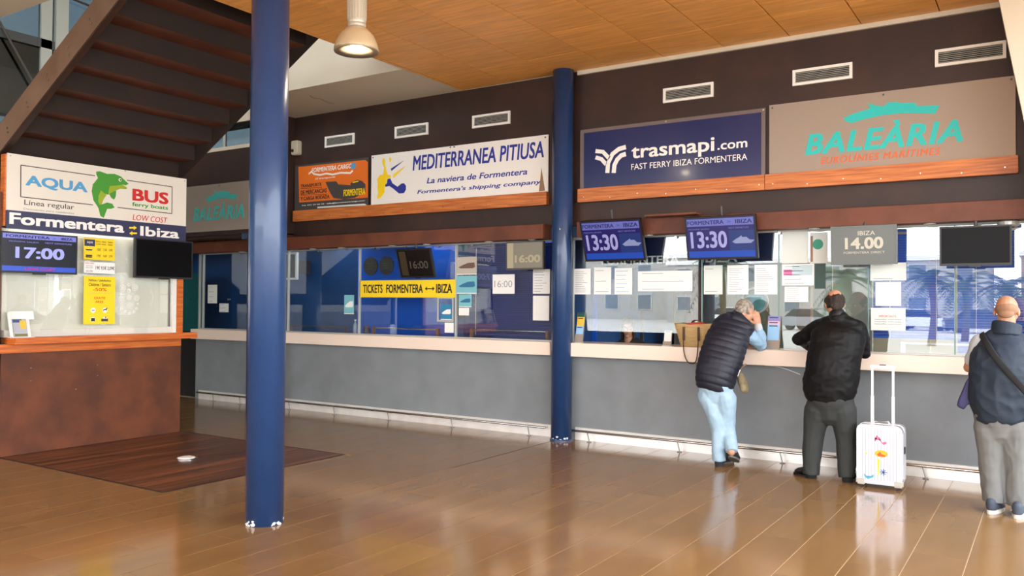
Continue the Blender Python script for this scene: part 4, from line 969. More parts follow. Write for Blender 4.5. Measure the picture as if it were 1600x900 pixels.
def palm(px, ytop, Y, label, nf=26, L=2.3):
    q = at(px, ytop, Y); x, y, h = q.x, -Y, q.z
    t = thing('palm_tree', label, 'palm', (x, y, -.125), 'palms reflected in the ticket glass'); rr = random.Random(int(px))
    obj('trunk', tube([(x,y,-.125),(x+.1,y,h*.5),(x,y,h)], [.17,.13,.16], 10), PT, t, True)
    for i in range(nf):
        a = rr.uniform(0, 2*PI); e = rr.uniform(-.4, 1.25); l_ = L*rr.uniform(.8, 1.1); b = bmesh.new(); pts = []
        for s_ in range(7):
            f = s_/6; r = l_*f*math.cos(e*(1-.3*f)); z = l_*f*math.sin(e)-1.5*f*f*(.6+.3*(1-e)); pts.append(V((x+math.cos(a)*r, y+math.sin(a)*r, h+z)))
        sd = V((-math.sin(a), math.cos(a), 0))
        for s_ in range(6):
            for g in range(3):
                p = pts[s_].lerp(pts[s_+1], g/3); dr = (pts[s_+1]-pts[s_]).normalized(); ln = .42*(1-.55*abs(s_/6+g/18-.4)*1.6)*L/2.3
                for sg in (-1, 1):
                    tip = p+sd*sg*ln+dr*ln*.5-V((0,0,ln*.35)); v = [b.verts.new(c) for c in (p-dr*.03, p+dr*.03, tip, tip-V((0,0,.012)))]; b.faces.new(v[:3]); b.faces.new((v[0], v[2], v[3]))
        me = bpy.data.meshes.new('frond'); b.to_mesh(me); b.free(); link('frond', me, PG, t)
palm(1455, 438, 30, 'full palm reflected in the glass between the two right-hand screens', L=1.5)
palm(1507, 444, 36, 'palm reflected in the glass just below the black screen', L=1.7)
palm(1573, 450, 26, 'palm reflected in the glass above the bald man', L=1.5)
palm(1322, 436, 24, 'palm reflected in the glass behind the man in black', L=1.5)
palm(1125, 415, 24, 'tall palm reflected in the glass over the leaning man', L=1.5)
palm(772, 436, 36, 'palm reflected in the left glass beneath the washed-out screen', L=1.7)
CG = mat('car_glass', (30,36,42), .08)
def car(px, Y, rot, c, label):
    q = at(px, 500, Y); x, y = q.x, -Y; t = thing('car', label, 'car', (x, y, -.125), 'parked cars reflected in the glass')
    R = Matrix.Translation((x, y, -.125)) @ Matrix.Rotation(rot, 4, 'Z'); cm = mat('car_paint', c, .25, coat=.6)
    fr = Fr((0,.85,0), (1,0,0), (0,0,1)); b = prism(fr, [(-2.1,.3),(2.05,.3),(2.1,.65),(1.3,.85),(.7,.9),(-2.0,.9),(-2.15,.7)], 0, 1.7); b.transform(R); obj('body', b, cm, t)
    fr = Fr((0,.74,0), (1,0,0), (0,0,1)); b = prism(fr, [(-1.7,.9),(1.1,.88),(.35,1.36),(-1.1,1.4)], 0, 1.48); b.transform(R); obj('cabin', b, CG, t)
    b = box(-1.05, .3, -.7, .7, 1.38, 1.44, bev=.02); b.transform(R); obj('roof', b, cm, t)
    for sx in (-1.3, 1.35):
        for sy in (-.84, .84): b = disc(Fr((sx, sy-.1, .32), (1,0,0), (0,0,1)), 0, 0, .32, -.2 if 0 else -.1, .1, None, 16); b.transform(R); obj('wheel', b, M['black'], t)
for a in ((1385,58,.3,(200,204,208),'silver car reflected right of the man in black'),(1440,54,.2,(236,236,236),'white car reflected below the centre palm'),(1535,50,-.2,(60,66,80),'dark car reflected near the bald man'),(1150,52,.1,(228,230,232),"white car reflected beside the leaning man's shoulder"),(815,62,.1,(205,208,212),'grey car reflected in the left glass near the wall column'),(1272,48,.2,(150,150,156),'grey car reflected left of the man in black')): car(*a)

# ================================================================= PEOPLE
def W3(p): return at(*p)
def head(bm, c, f, u=(0,0,1), s=1.0):
    f = V(f).normalized(); r = f.cross(V(u)).normalized(); u = r.cross(f); R = Matrix((r, f, u)).transposed(); c = V(c); Q = lambda x, y, z: c+R@(V((x, y, z))*s)
    for p, q in (((0,-.012,.03),(.076,.096,.088)), ((0,.03,-.045),(.056,.062,.072)), ((0,.062,-.098),(.026,.024,.022)), ((0,.078,.03),(.05,.022,.03)), ((.04,.05,-.02),(.03,.035,.03)), ((-.04,.05,-.02),(.03,.035,.03)), ((.079,-.008,-.008),(.011,.021,.033)), ((-.079,-.008,-.008),(.011,.021,.033)), ((0,.088,-.062),(.024,.014,.011))): ell(Q(*p), V(q)*s, bm, R)
    tube([Q(0,.092,.02), Q(0,.108,-.012), Q(0,.118,-.034), Q(0,.096,-.042)], [.009*s,.011*s,.014*s,.010*s], 8, bm)
    return Q, R
def face_parts(Q, R, body, s=1.0):
    ew = mat('eye_white', (230,226,220), .3); ei = mat('iris', (60,44,34), .2); lp_ = mat('lips', (176,104,92), .5)
    for x in (-.031, .031):
        e = obj('eye', ell(Q(x,.083,.008), V((.013,.010,.009))*s, None, R, 12), ew, body, True); obj('iris', ell(Q(x,.0925,.008), V((.006,.003,.006))*s, None, R, 10), ei, e, True) if False else None
        obj('eyebrow', ell(Q(x,.096,.026), V((.018,.004,.004))*s, None, R, 10), ei, body, True)
    obj('mouth', ell(Q(0,.101,-.062), V((.022,.004,.005))*s, None, R, 12), lp_, body, True)
def hand(bm, w, d, n, side=1, curl=.5, s=1.0):
    'palm and five fingers: w wrist, d towards the fingers, n out of the back of the hand'
    w = V(w); d = V(d).normalized(); n = V(n); n = (n-d*n.dot(d)).normalized(); x = d.cross(n)*side
    tube([w-d*.01, w+d*.035*s, w+d*.085*s], [(.026*s,.018*s),(.038*s,.017*s),(.040*s,.014*s)], 12, bm, ref=x)
    for k, (off, l_) in enumerate(((-.031,.062),(-.010,.075),(.012,.070),(.032,.055))):
        p = w+d*.085*s+x*off*s; dd = d.copy(); pts = [p-d*.02*s]; l_ *= s
        for j, fr_ in enumerate((.42,.33,.25)):
            pts.append(p); p = p+dd*l_*fr_*1.15; a = curl*(.8+.15*j); dd = (dd*math.cos(a)-n*math.sin(a)).normalized()
            nn = n*1
        pts.append(p); tube(pts, [.0095*s,.009*s,.0085*s,.008*s,.007*s], 8, bm, sub=2)
    p = w+d*.025*s-x*.028*s; tube([p, p-x*.022*s+d*.02*s-n*.01, p-x*.032*s+d*.05*s-n*.018, p-x*.028*s+d*.072*s-n*.026], [.013*s,.012*s,.010*s,.008*s], 8, bm, sub=2)
def fold(f1, a1, f2=0, a2=0, st_=(1,1,1), seed=0):
    def g(p, n_):
        q = V((p.x*st_[0]+seed, p.y*st_[1], p.z*st_[2])); v = noise.noise(q*f1)*a1
        if f2: v += abs(noise.noise(q*f2+V((5,2,9))))*-a2
        return n_*v
    return g
SK = mat('skin', (196,142,112), .5, var=.12, scale=20); SK2 = mat('skin_tan', (176,124,92), .5, var=.12, scale=20)
def trousers(t, hipc, hipr, legs, m, seed, vox=.009, f=(9,.010,16,.008), stz=.55):
    b = bmesh.new(); tube([hipc+V((0,0,.10)), hipc+V((0,0,.02)), hipc+V((0,0,-.08))], [(hipr[0]*.92,hipr[1]*.92), hipr, (hipr[0]*.85,hipr[1]*.8)], 20, b)
    for pts, rad in legs: tube(pts, rad, 16, b, cap='start')
    return organic('trousers', b, vox, m, t, fold(*f, st_=(1,1,stz), seed=seed))
def shoe(t, heel, toe, m, sole_m, name='shoe', up=.075, w=.045):
    heel = V(heel); toe = V(toe); d = (toe-heel).normalized(); L_ = (toe-heel).length; u = V((0,0,1)); r = d.cross(u).normalized(); u = r.cross(d)
    b = tube([heel+d*.045+u*.05, heel+d*.10*L_/.27+u*.06, heel+d*.15*L_/.27+u*.045, heel+d*.2*L_/.27+u*.036, toe-d*.04+u*.032], [(.036,.045),(.040,.050),(w,.036),(w*1.02,.030),(w*.8,.022)], 14, ref=r)
    tube([heel+d*.05+u*.05, heel+d*.045+u*.085], [(.036,.04),(.036,.04)], 12, b, ref=r)
    s = organic(name, b, .006, m, t)
    b = bmesh.new(); k = 18; pts = []
    for i in range(k):
        a = i*2*PI/k; y = (math.cos(a)+1)/2*L_; ww = w*(.78+.28*math.sin(PI*min(1, max(0, y/L_))**1.0))*math.sin(a)
        pts.append((y, ww*abs(math.sin(a))**-.25 if abs(math.sin(a)) > .05 else 0))
    f = Fr(heel, d, -r); 
    if f.n.dot(u) < 0: f = Fr(heel, d, r)
    obj('sole', prism(f, pts, 0, .018 if name == 'shoe' else .026), sole_m, s)
    if name == 'sneaker':
        for k in range(3): obj('stripe', tube([heel+d*(.10+.03*k)+u*.035-r*(w+.004), heel+d*(.12+.03*k)+u*.07-r*.026], .005, 6), sole_m, s)
    return s

# ---- 1: grey-haired man leaning on the counter
t = thing('person', 'grey-haired man in dark quilted vest and light jeans leaning on the counter', 'person', at(1126, 722, 0, 2), 'people at the counter')
pel = at(1118, 606, -.60); kneeL = at(1121, 662, -.60); ankL = at(1124, 720, -.58); hipL = at(1106, 618, -.60); hipR = at(1134, 622, -.60); kneeR = at(1137, 668, -.55); ankR = at(1143, 706, -.66)
sh = at(1147, 506, -.36); shL = at(1124, 507, -.36); shR = at(1164, 515, -.36); elR = at(1189, 540, -.15); wrR = at(1185, 509, -.17); hd = at(1164, 487, -.24); nk = at(1152, 496, -.30)
elR.z = max(elR.z, 1.145)
b = bmesh.new(); Q, R = head(b, hd, (.38,.72,-.55), (0,.3,1)); R1 = R; Q1 = Q
tube([nk-(hd-nk)*.3, hd-V(R.col[1])*.02-V(R.col[2])*.05], [.06,.052], 12, b)
tube([pel, pel.lerp(sh, .5), sh], [(.14,.10),(.15,.10),(.13,.08)], 16, b)
for a_ in ((hipL,kneeL,ankL),(hipR,kneeR,ankR)): tube(a_, [.075,.055,.036], 12, b)
elL = at(1138, 532, -.14); wrL = at(1160, 538, -.10); elL.z = max(elL.z, 1.14); wrL.z = 1.135
tube([shR, elR, wrR], [.045,.036,.024], 12, b, sub=3); tube([shL, elL, wrL], [.045,.036,.024], 12, b, sub=3)
hand(b, wrR, V((-.25,.05,1)), V((.6,-.75,.2)), 1, .45); hand(b, wrL, V((1,.1,0)), V((0,0,1)), -1, .25)
body = organic('body', b, .0055, SK, t); face_parts(Q, R, t)
ax = (sh-pel).normalized()
def quilt(p, n_):
    s_ = (p-pel).dot(ax); return n_*(.009*abs(math.sin(PI*s_/.062))**.45-.004+noise.noise(p*7)*.010)
hem = at(1117, 596, -.60)
b = tube([hem, at(1122,573,-.58), at(1133,540,-.48), at(1143,512,-.38), at(1149,500,-.33)], [(.192,.145),(.205,.155),(.21,.15),(.195,.12),(.10,.08)], 24, ref=(1,.1,-.12))
tube([at(1126,506,-.37), at(1147,500,-.36), at(1166,514,-.36)], [.075,.085,.075], 14, b)
vest = organic('quilted_vest', b, .008, mat('vest_navy', (21,24,38), .55, bump=.1, bscale=200), t, quilt)
b = tube([at(1151,497,-.32), at(1153,493,-.29)], [(.075,.07),(.07,.065)], 16); obj('vest_collar', b, mat('vest_navy_dark', (24,28,42), .6), vest, True)
SH = mat('shirt_blue', (150,184,210), .7, var=.1)
b = tube([shR+V((-.02,0,0)), shR.lerp(elR,.5)+V((.005,0,-.01)), elR], [.070,.066,.056], 14, sub=4); tube([elR, elR.lerp(wrR,.5)+V((.012,0,0)), wrR+V((0,0,-.015))], [.056,.052,.040], 14, b)
organic('shirt_sleeve', b, .007, SH, t, fold(14, .010, 24, .008, seed=3))
b = tube([shL, elL, wrL-V((.02,0,0))], [.066,.052,.038], 14); organic('shirt_sleeve', b, .008, SH, t, fold(14, .010, seed=8))
b = tube([wrR+V((0,0,-.03)), wrR+V((-.002,0,-.008))], [.042,.040], 14); obj('shirt_cuff', b, mat('cuff_grey', (190,196,196), .7), t, True)
b = tube([wrR+V((-.002,0,-.004)), wrR+V((-.004,0,.012))], [.033,.033], 14, cap=False); obj('watch_strap', b, M['black'], t, True)
trousers(t, pel, (.178,.125), [((hipL,kneeL,ankL), [.102,.080,.066]), ((hipR,kneeR,ankR), [.100,.076,.060])], mat('jeans', (160,188,206), .8, var=.14, scale=14, bump=.08, bscale=160), 1)
b = tube([pel+V((-.0,0,.075)), pel+V((0,0,.095))], [(.185,.132),(.183,.130)], 24, cap=False); obj('shirt_hem', b, mat('shirt_tail', (176,190,200), .8), t, True)
TN = mat('tote_khaki', (136,124,92), .8, var=.3, scale=20)
b = tube([at(1157,586,-.45), at(1160,596,-.46), at(1163,608,-.47)], [(.03,.05),(.045,.06),(.04,.05)], 12); organic('hanging_scarf', b, .008, TN, t, fold(20,.01))
f_ = at(1160,590,-.62); b = tube([at(1153,588,-.66), at(1157,578,-.66), at(1165,569,-.63)], .006, 6); obj('pocket_zip', b, M['steel'], vest)
# hair: grey crown with thin top
GH = mat('grey_hair', (168,160,146), .9, rgb2=(118,108,96), scale=40, bump=.5, bscale=120)
def hairshell(Q, R, t, m, pieces, dz=.006, seed=0, s=1, f=30):
    b = bmesh.new()
    for p, q in pieces: ell(Q(*p), V(q)*s, b, R)
    return organic('hair', b, .006, m, t, fold(f, .007, f*1.8, .005, st_=(1,1,.6), seed=seed), it=2)
hairshell(Q1, R1, t, GH, [((0,-.024,.030),(.083,.096,.091)), ((.068,-.02,0),(.018,.035,.035)), ((-.068,-.02,0),(.018,.035,.035)), ((0,-.075,-.03),(.055,.03,.045)), ((0,.02,.075),(.055,.05,.042))], seed=4)
SD = mat('shoe_dark', (36,38,42), .6); SG = mat('sole_grey', (96,96,92), .8)
p = at(1119, 725, 0, 2); shoe(t, (p.x+.03, p.y+.0, 0), (p.x+.08, p.y+.27, 0), SD, SG)
p = at(1150, 727, 0, 2); tp = V((p.x, p.y+.03, .02)); hp = ankR+V((.0,-.03,-.045)); shoe(t, hp, hp+(tp-hp).normalized()*.27 if (tp-hp).length < .27 else tp, SD, SG)

A1 = (ankL.copy(),)
# ---- 2: man in black jacket
t = thing('person', 'balding dark-haired man in a black jacket and dark grey trousers beside the silver suitcase', 'person', at(1300, 745, 0, 2), 'people at the counter')
y = -.62
pel = at(1298, 630, y); hipL = at(1278, 640, y); hipR = at(1317, 640, y); kneeL = at(1270, 688, y+.02); kneeR = at(1322, 688, y+.03); ankL = at(1267, 742, y-.01); ankR = at(1324, 746, y)
sh = at(1310, 510, y+.10); shL = at(1280, 512, y+.12); shR = at(1341, 514, y+.10); elL = at(1249, 530, y+.22); wrL = at(1268, 541, y+.50); elR = at(1350, 550, y+.20); wrR = at(1332, 545, y+.48); hd = at(1304, 474, y+.12); nk = at(1308, 497, y+.08)
for q in (wrL, wrR): q.z = 1.14
b = bmesh.new(); Q, R = head(b, hd, (-.42,.85,-.30))
tube([nk-V((0,0,.05)), hd-V(R.col[1])*.02-V((0,0,.05))], [.065,.06], 12, b); tube([pel, pel.lerp(sh,.5), sh], [(.16,.12),(.17,.13),(.15,.09)], 16, b)
for a_ in ((hipL,kneeL,ankL),(hipR,kneeR,ankR)): tube(a_, [.08,.058,.04], 12, b)
tube([shL, elL, wrL], [.045,.038,.026], 12, b, sub=3); tube([shR, elR, wrR], [.045,.038,.026], 12, b, sub=3)
hand(b, wrL, V((.5,.4,0)), V((0,0,1)), -1, .2); hand(b, wrR, V((-.5,.4,0)), V((0,0,1)), 1, .2)
organic('body', b, .0055, SK, t); face_parts(Q, R, t)
b = tube([at(1295,616,y), at(1297,600,y), at(1302,565,y+.02), at(1309,530,y+.06), at(1311,511,y+.09), at(1310,500,y+.09)], [(.222,.16),(.24,.18),(.235,.19),(.235,.175),(.19,.12),(.09,.09)], 26)
tube([shL, at(1310,506,y+.09), shR], [.08,.09,.08], 14, b)
tube([shL, shL.lerp(elL,.5), elL], [.078,.070,.066], 14, b); tube([elL, elL.lerp(wrL,.5), wrL-V((.0,.03,0))], [.064,.055,.045], 14, b)
tube([shR, shR.lerp(elR,.5), elR], [.080,.072,.062], 14, b); tube([elR, elR.lerp(wrR,.5), wrR-V((0,.03,0))], [.060,.052,.045], 14, b)
jk = organic('jacket', b, .008, mat('black_jacket', (9,9,10), .6, spec=.25, bump=.1, bscale=120), t, fold(5, .014, 11, .010, st_=(1,1,1.6), seed=2))
b = tube([at(1309,502,y+.08), at(1308,492,y+.085)], [(.085,.08),(.072,.072)], 18); obj('jacket_collar', b, mat('black_collar', (16,15,16), .5), jk, True)
trousers(t, pel, (.20,.15), [((hipL,kneeL,ankL), [.118,.092,.076]), ((hipR,kneeR,ankR), [.118,.090,.072])], mat('charcoal_trousers', (44,47,45), .8, bump=.06, bscale=200), 5)
hairshell(Q, R, t, mat('dark_hair', (52,38,28), .8, rgb2=(28,20,16), scale=40, bump=.5, bscale=120), [((0,-.024,.012),(.088,.096,.084)), ((0,-.07,-.03),(.068,.036,.060)), ((.07,-.01,.01),(.020,.05,.045)), ((-.07,-.01,.01),(.020,.05,.045))], seed=6)
BL = mat('black_leather', (16,15,15), .22, coat=.4)
p = at(1276, 747, 0, 2); q = at(1243, 741, 0, 2); d = (q-p); d.z = 0; shoe(t, (p.x, p.y, 0), (p.x-.225, p.y+.10, 0), BL, M['black'])
p = at(1322, 752, 0, 2); shoe(t, (p.x, p.y+.01, 0), (p.x+.05, p.y+.27, 0), BL, M['black'])

A2 = (ankL.copy(), ankR.copy())
# ---- 3: bald man at the right edge
t = thing('person', 'bald man in dark teal vest with black shoulder strap and grey cargo trousers', 'person', at(1575, 800, 0, 2), 'people at the counter')
y = -1.12
pel = at(1562, 655, y); hipL = at(1544, 668, y); hipR = at(1585, 668, y); kneeL = at(1549, 725, y+.03); kneeR = at(1590, 728, y+.02); ankL = at(1551, 786, y); ankR = at(1592, 792, y)
sh = at(1568, 530, y+.06); shL = at(1532, 536, y+.06); shR = at(1606, 538, y+.06); elL = at(1514, 574, y+.08); wrL = at(1530, 562, y+.42); elR = at(1622, 585, y+.08); wrR = at(1600, 560, y+.45); hd = at(1573, 487, y+.07); nk = at(1572, 512, y+.05)
b = bmesh.new(); Q, R = head(b, hd, (.05,.9,-.32)); tube([nk-V((0,0,.05)), hd-V(R.col[1])*.02-V((0,0,.05))], [.064,.062], 12, b); tube([pel, pel.lerp(sh,.5), sh], [(.15,.11),(.16,.12),(.14,.09)], 16, b)
for a_ in ((hipL,kneeL,ankL),(hipR,kneeR,ankR)): tube(a_, [.078,.058,.04], 12, b)
tube([shL, elL], [.046,.040], 12, b); tube([elL, wrL], [.040,.027], 12, b); tube([shR, elR], [.046,.04], 12, b); tube([elR, wrR], [.040,.027], 12, b)
hand(b, wrL, V((.2,1,.0)), V((0,0,1)), -1, .3); hand(b, wrR, V((-.2,1,0)), V((0,0,1)), 1, .3)
organic('body', b, .0055, SK2, t); face_parts(Q, R, t)
VN = mat('vest_teal', (24,38,52), .7, bump=.15, bscale=90)
b = tube([at(1563,641,y), at(1563,625,y), at(1565,585,y+.01), at(1567,555,y+.03), at(1568,534,y+.05), at(1570,520,y+.05)], [(.195,.155),(.215,.17),(.222,.18),(.222,.165),(.175,.12),(.09,.09)], 26)
tube([shL+V((.01,0,0)), at(1569,527,y+.05), shR], [.065,.085,.065], 14, b)
vest = organic('vest', b, .008, VN, t, fold(6, .014, 11, .014, seed=9))
b = tube([at(1572,523,y+.05), at(1573,511,y+.055), at(1574,505,y+.06)], [(.105,.10),(.10,.095),(.098,.092)], 20, cap=False); organic('vest_collar', b, .007, VN, vest, fold(10,.006))
b = tube([shL+V((-.005,0,.01)), shL.lerp(elL,.45), shL.lerp(elL,.72)], [.062,.060,.056], 14); organic('tee_sleeve', b, .007, mat('tee_grey', (170,174,174), .8), t, fold(14,.006))
b = prism(wallF(y-.02), [wallF(y-.02).px(*q) for q in ((1519,580),(1508,598),(1497,634),(1506,640),(1513,630),(1520,639),(1528,640),(1530,590))], -.16, .0); organic('hanging_flap', b, .008, mat('lining_violet', (52,50,92), .7), vest, fold(9,.016))
f = at(1535,524,y); pts = [at(1533,521,y+.05), at(1540,534,y-.10), at(1553,555,y-.165), at(1572,578,y-.185), at(1590,598,y-.185), at(1606,615,y-.16), at(1622,628,y-.03)]
b = tube(pts, [(.024,.004)]*7, 8, ref=(.75,0,.65), sub=4); obj('shoulder_strap', b, mat('strap_webbing', (20,20,22), .85), t, True)
p = at(1640,640,y+.05); obj('shoulder_bag', box(p.x-.05, p.x+.12, y-.1, y+.2, p.z-.14, p.z+.14, bev=.03), mat('bag_black', (18,18,20), .6), t)
CT = mat('cargo_grey', (112,112,108), .85, var=.1, scale=12, bump=.08, bscale=150)
tr = trousers(t, pel, (.178,.135), [((hipL,kneeL,ankL), [.104,.086,.076]), ((hipR,kneeR,ankR), [.104,.088,.078])], CT, 11, f=(8,.014,15,.010))
hairshell(Q, R, t, mat('stubble', (142,106,80), .8), [((0,-.03,.008),(.0785,.083,.060)), ((0,-.055,-.03),(.055,.040,.045))], seed=1, f=5)
SN = mat('sneaker', (62,70,82), .7); SW = mat('sole_white', (214,210,196), .7)
p = at(1541, 803, 0, 2); shoe(t, (p.x+.02, p.y, 0), (p.x+.09, p.y+.27, 0), SN, SW, 'sneaker')
p = at(1588, 811, 0, 2); shoe(t, (p.x, p.y, 0), (p.x+.04, p.y+.28, 0), SN, SW, 'sneaker')

A3 = (ankL.copy(), ankR.copy())
for per, an, c_ in ((bpy.data.objects['person'], A1, (40,42,48)), (bpy.data.objects['person.001'], A2, (18,18,20)), (bpy.data.objects['person.002'], A3, (90,92,94))):
    mm = mat('sock_knit', c_, .9)
    for q_ in an: obj('sock', tube([q_+V((0,0,.06)), q_+V((0,0,-.005)), q_+V((0,.012,-.05))], [.043,.046,.044], 14), mm, per, True)
# ---- 4: clerk behind the open ticket window
c = at(981, 512, .78)
t = thing('person', 'seated ticket clerk in dark clothes behind the open window, chin and red lips visible', 'person', (c.x, .83, 0), 'people at the counter')
b = bmesh.new(); Q, R = head(b, c, (.35,-.93,-.1), s=.95); tube([c-V((0,-.02,.16)), c-V((0,-.02,.05))], [.052,.05], 12, b)
tube([V((c.x,.85,.45)), V((c.x,.85,.75)), V((c.x,.85,c.z-.19))], [(.14,.10),(.14,.10),(.15,.07)], 14, b)
wl_ = V((c.x-.15,.50,.80)); wr_ = V((c.x+.15,.50,.80))
for s_, w_ in ((-1, wl_), (1, wr_)): tube([V((c.x+s_*.16,.85,c.z-.22)), V((c.x+s_*.22,.78,.86)), w_], [.045,.036,.024], 12, b); hand(b, w_+V((0,0,0)), V((-s_*.3,-1,0)), V((0,0,1)), s_, .25)
tube([V((c.x-.08,.83,.48)), V((c.x-.09,.53,.5)), V((c.x-.09,.53,.08))], [.08,.06,.045], 12, b); tube([V((c.x+.08,.83,.48)), V((c.x+.09,.53,.5)), V((c.x+.09,.53,.08))], [.08,.06,.045], 12, b)
organic('body', b, .0065, SK, t); face_parts(Q, R, t, .95)
b = tube([V((c.x,.86,.42)), V((c.x,.86,.75)), V((c.x,.86,c.z-.20))], [(.17,.13),(.175,.13),(.17,.10)], 16)
for s_, w_ in ((-1, wl_), (1, wr_)): tube([V((c.x+s_*.15,.86,c.z-.225)), V((c.x+s_*.22,.79,.87)), w_+V((0,.04,.01))], [.062,.055,.04], 12, b)
tube([V((c.x-.08,.85,.47)), V((c.x-.09,.52,.5)), V((c.x-.09,.53,.06))], [.095,.075,.06], 12, b); tube([V((c.x+.08,.85,.47)), V((c.x+.09,.52,.5)), V((c.x+.09,.53,.06))], [.095,.075,.06], 12, b)
organic('dark_clothes', b, .009, mat('dark_knit', (30,28,30), .9), t, fold(10,.01))
b = bmesh.new()
for p_, q_ in (((0,-.02,.045),(.086,.096,.085)), ((.075,-.02,-.06),(.022,.05,.10)), ((-.075,-.02,-.06),(.022,.05,.10)), ((0,-.08,-.06),(.07,.03,.11))): ell(Q(*p_), q_, b, R)
organic('hair', b, .007, mat('clerk_hair', (44,30,24), .7), t, fold(20,.006))
t = thing('office_chair', 'dark office chair under the ticket clerk', 'chair', (c.x, .9, 0))
obj('seat', box(c.x-.22, c.x+.22, .68, 1.10, .34, .39, bev=.02), M['black'], t); obj('backrest', box(c.x-.2, c.x+.2, 1.10, 1.14, .5, .95, bev=.015), M['black'], t); obj('column', lathe([(.03,.03),(.03,.34)], (c.x,.9,0), 12), M['steel'], t)
for k_ in range(5): a_ = k_*2*PI/5; obj('leg', tube([(c.x,.9,.06),(c.x+.26*math.cos(a_),.9+.26*math.sin(a_),.03)], [.02,.016], 8), M['black'], t)

# ================================================================= SUITCASE
x0, x1, y0, y1 = -1.415, -1.055, -.76, -.55; z0, z1 = .035, .535
t = thing('suitcase', 'silver-white ribbed cabin suitcase with stickers and its handle pulled out', 'suitcase', ((x0+x1)/2, (y0+y1)/2, 0))
SC = mat('suitcase_silver', (206,206,212), .3, .5)
def rrect(a0, a1, b0, b1, r, k=6):
    pts = []
    for cx, cy, s in ((a1-r,b0+r,-PI/2),(a1-r,b1-r,0),(a0+r,b1-r,PI/2),(a0+r,b0+r,PI)):
        for i in range(k+1): a = s+i*PI/2/k; pts.append((cx+r*math.cos(a), cy+r*math.sin(a)))
    return pts
f = wallF(y0)
for n_, d0, d1 in (('front_shell', -.095, 0), ('rear_shell', -.21, -.115)): obj(n_, prism(f, rrect(x0, x1, z0, z1, .05), d0, d1), SC, t)
obj('frame', prism(f, rrect(x0-.003, x1+.003, z0-.003, z1+.003, .052), -.115, -.095), M['alu'], t)
nr = 13; GRV = mat('groove_grey', (120,120,126), .5)
for i in range(nr):
    xx = x0+.035+(x1-x0-.07)*i/(nr-1); obj('rib', fbox(f, xx-.006, xx+.006, z0+.03, z1-.03, 0, .006, None, .0025), SC, t)
    if i < nr-1: obj('groove', fbox(f, xx+.0125, xx+.0145, z0+.03, z1-.03, 0, .0008), GRV, t)
    if i % 2 == 0: obj('rib', fbox(wallF(y1), xx-.006, xx+.006, z0+.03, z1-.03, -.004, 0), SC, t)
for k_ in range(5):
    yy = y0+.02+.035*k_; obj('side_rib', box(x1, x1+.003, yy, yy+.012, z0+.06, z1-.06), SC, t); 
BG = mat('bumper_grey', (186,180,166), .5)
for cx in (x0+.035, x1-.035): 
    obj('corner_guard', box(cx-.04, cx+.04, y0-.006, y0+.05, z0-.012, z0+.05, bev=.012), BG, t)
for cx in (x0+.04, x1-.04):
    for cy in (y0+.03, y1-.03):
        b = disc(Fr((cx-.012, cy, .022), (0,1,0), (0,0,1)), 0, 0, .022, 0, .024, None, 14); obj('wheel', b, M['charcoal'], t)
obj('latch', box(x1, x1+.012, -.70, -.66, .30, .36, bev=.003), M['black'], t); obj('top_clip', fbox(f, -1.27, -1.20, z1-.035, z1-.012, 0, .008, None, .003), M['alu'], t)
obj('carry_handle', tube([(-1.30,-.65,z1),(-1.29,-.65,z1+.02),(-1.18,-.65,z1+.02),(-1.17,-.65,z1)], .008, 8, smooth=False), M['alu'], t, True)
hb = y1-.03
for xx in (-1.318, -1.152):
    obj('handle_tube', box(xx-.012, xx+.012, hb-.01, hb+.01, z1-.02, z1+.23, bev=.002), M['alu'], t); obj('handle_tube', box(xx-.009, xx+.009, hb-.007, hb+.007, z1+.23, z1+.47, bev=.002), M['alu'], t)
hg = obj('handle_grip', box(-1.335, -1.135, hb-.013, hb+.013, z1+.465, z1+.495, bev=.006), M['alu'], t); obj('release_button', box(-1.26, -1.21, hb-.008, hb+.008, z1+.494, z1+.502), M['charcoal'], hg)
og, sc = (1280,560), 4.09; f = wallF(y0-.0072)
PK = mat('sticker_pink', (206,104,140), .5); SB = mat('sticker_blue', (70,96,150), .5); ST = mat('sticker_teal', (70,160,180), .5)
b = bmesh.new()
for q in ([(352,525),(366,490),(374,495),(362,530)],[(370,500),(385,505),(396,530),(384,522)],[(388,528),(405,538),(428,532),(430,548),(410,552)],[(356,505),(392,518),(390,526),(356,516)]): ppoly(f, q, og, sc, 0, .001, b)
obj('sticker', b, PK, t)
a, z = f.px(og[0]+396/sc, og[1]+610/sc); obj('sticker', disc(f, a, z, .050, 0, .001, None, 24, .030), mat('sticker_orange', (240,176,30), .5), t); obj('sticker', ppoly(wallF(y0-.0085), [(370,612),(390,596),(400,612),(424,622),(424,630),(376,624)], og, sc, 0, .001), mat('sticker_redmark', (210,90,40), .5), t)
obj('sticker', ppoly(f, [(372,640),(386,645),(382,745),(374,745)], og, sc, 0, .001), M['yellow'], t)
b = bmesh.new(); a, z = f.px(og[0]+410/sc, og[1]+728/sc)
for i in range(4): c_, s_ = math.cos(i*PI/4), math.sin(i*PI/4); f2 = Fr(f.P(a, z), f.u*c_+f.v*s_, f.v*c_-f.u*s_); fbox(f2, -.028, .028, -.0025, .0025, 0, .001, b)
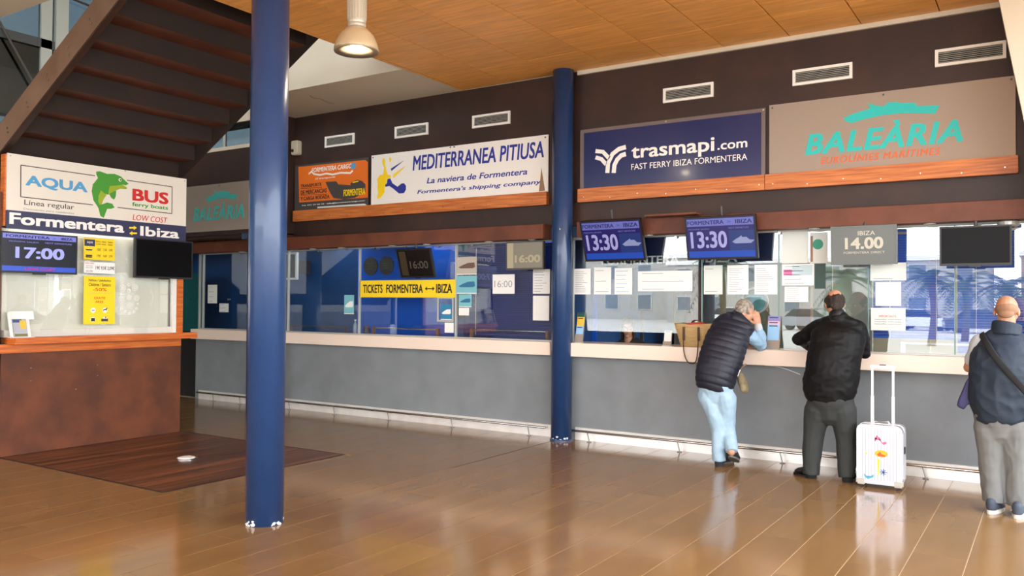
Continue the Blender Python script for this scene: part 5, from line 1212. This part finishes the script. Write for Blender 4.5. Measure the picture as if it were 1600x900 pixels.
obj('sticker', b, SB, t); obj('sticker', ppoly(f, [(282,732),(300,750),(330,752),(350,742),(345,760),(310,770),(292,755)], og, sc, 0, .001), ST, t)
obj('sticker', ppoly(f, [(294,600),(304,600),(308,610),(298,612)], og, sc, 0, .001), M['yellow'], t)

# ================================================================= STRAW BAG
ST_ = mat('straw', (255,236,184), .85, rgb2=(236,194,122), scale=30, stretch=(.4,.4,9), bump=.6, bscale=60)
cx = at(1083, 530, -.06).x; y = -.05
t = thing('straw_bag', 'pale straw basket bag with dark leather handles and red cloth on the counter', 'bag', (cx, y, 1.1))
rings = 15; b = bmesh.new(); R_ = []
for i in range(rings):
    f_ = i/(rings-1); z = 1.10+.235*f_; wx = .135+.075*f_; wy = .050+.028*f_; bulge = .004*(i % 2)
    R_.append([b.verts.new((cx+(wx+bulge)*math.cos(a*2*PI/36), y+(wy+bulge)*math.sin(a*2*PI/36), z+.015*f_*abs(math.cos(a*2*PI/36)))) for a in range(36)])
for i in range(rings-1):
    for a in range(36): b.faces.new((R_[i][a], R_[i][(a+1)%36], R_[i+1][(a+1)%36], R_[i+1][a]))
b.faces.new(R_[0][::-1]); bmesh.ops.solidify(b, geom=b.faces[:], thickness=.006)
obj('basket', b, ST_, t, True)
b = ell((cx+.03, y, 1.325), (.12,.06,.035)); organic('red_cloth', b, .008, mat('red_cloth', (196,66,40), .8), t, fold(20,.02))
HB = mat('handle_leather', (84,54,36), .6)
for sx in (-.075, .085):
    b = box(cx+sx-.012, cx+sx+.012, y-.086, y-.078, 1.17, 1.31); obj('handle_patch', b, HB, t)
pts = [(cx-.075,y-.088,1.29),(cx-.07,y-.10,1.15),(cx-.06,y-.112,1.05),(cx-.03,y-.112,.965),(cx+.02,y-.114,.935),(cx+.07,y-.112,.965),(cx+.085,y-.10,1.1),(cx+.085,y-.088,1.29)]
obj('handle', tube(pts, .006, 8), HB, t, True)
obj('handle', tube([(cx-.075,y+.07,1.30),(cx-.03,y+.06,1.37),(cx+.05,y+.06,1.37),(cx+.09,y+.07,1.30)], .006, 8), HB, t, True)
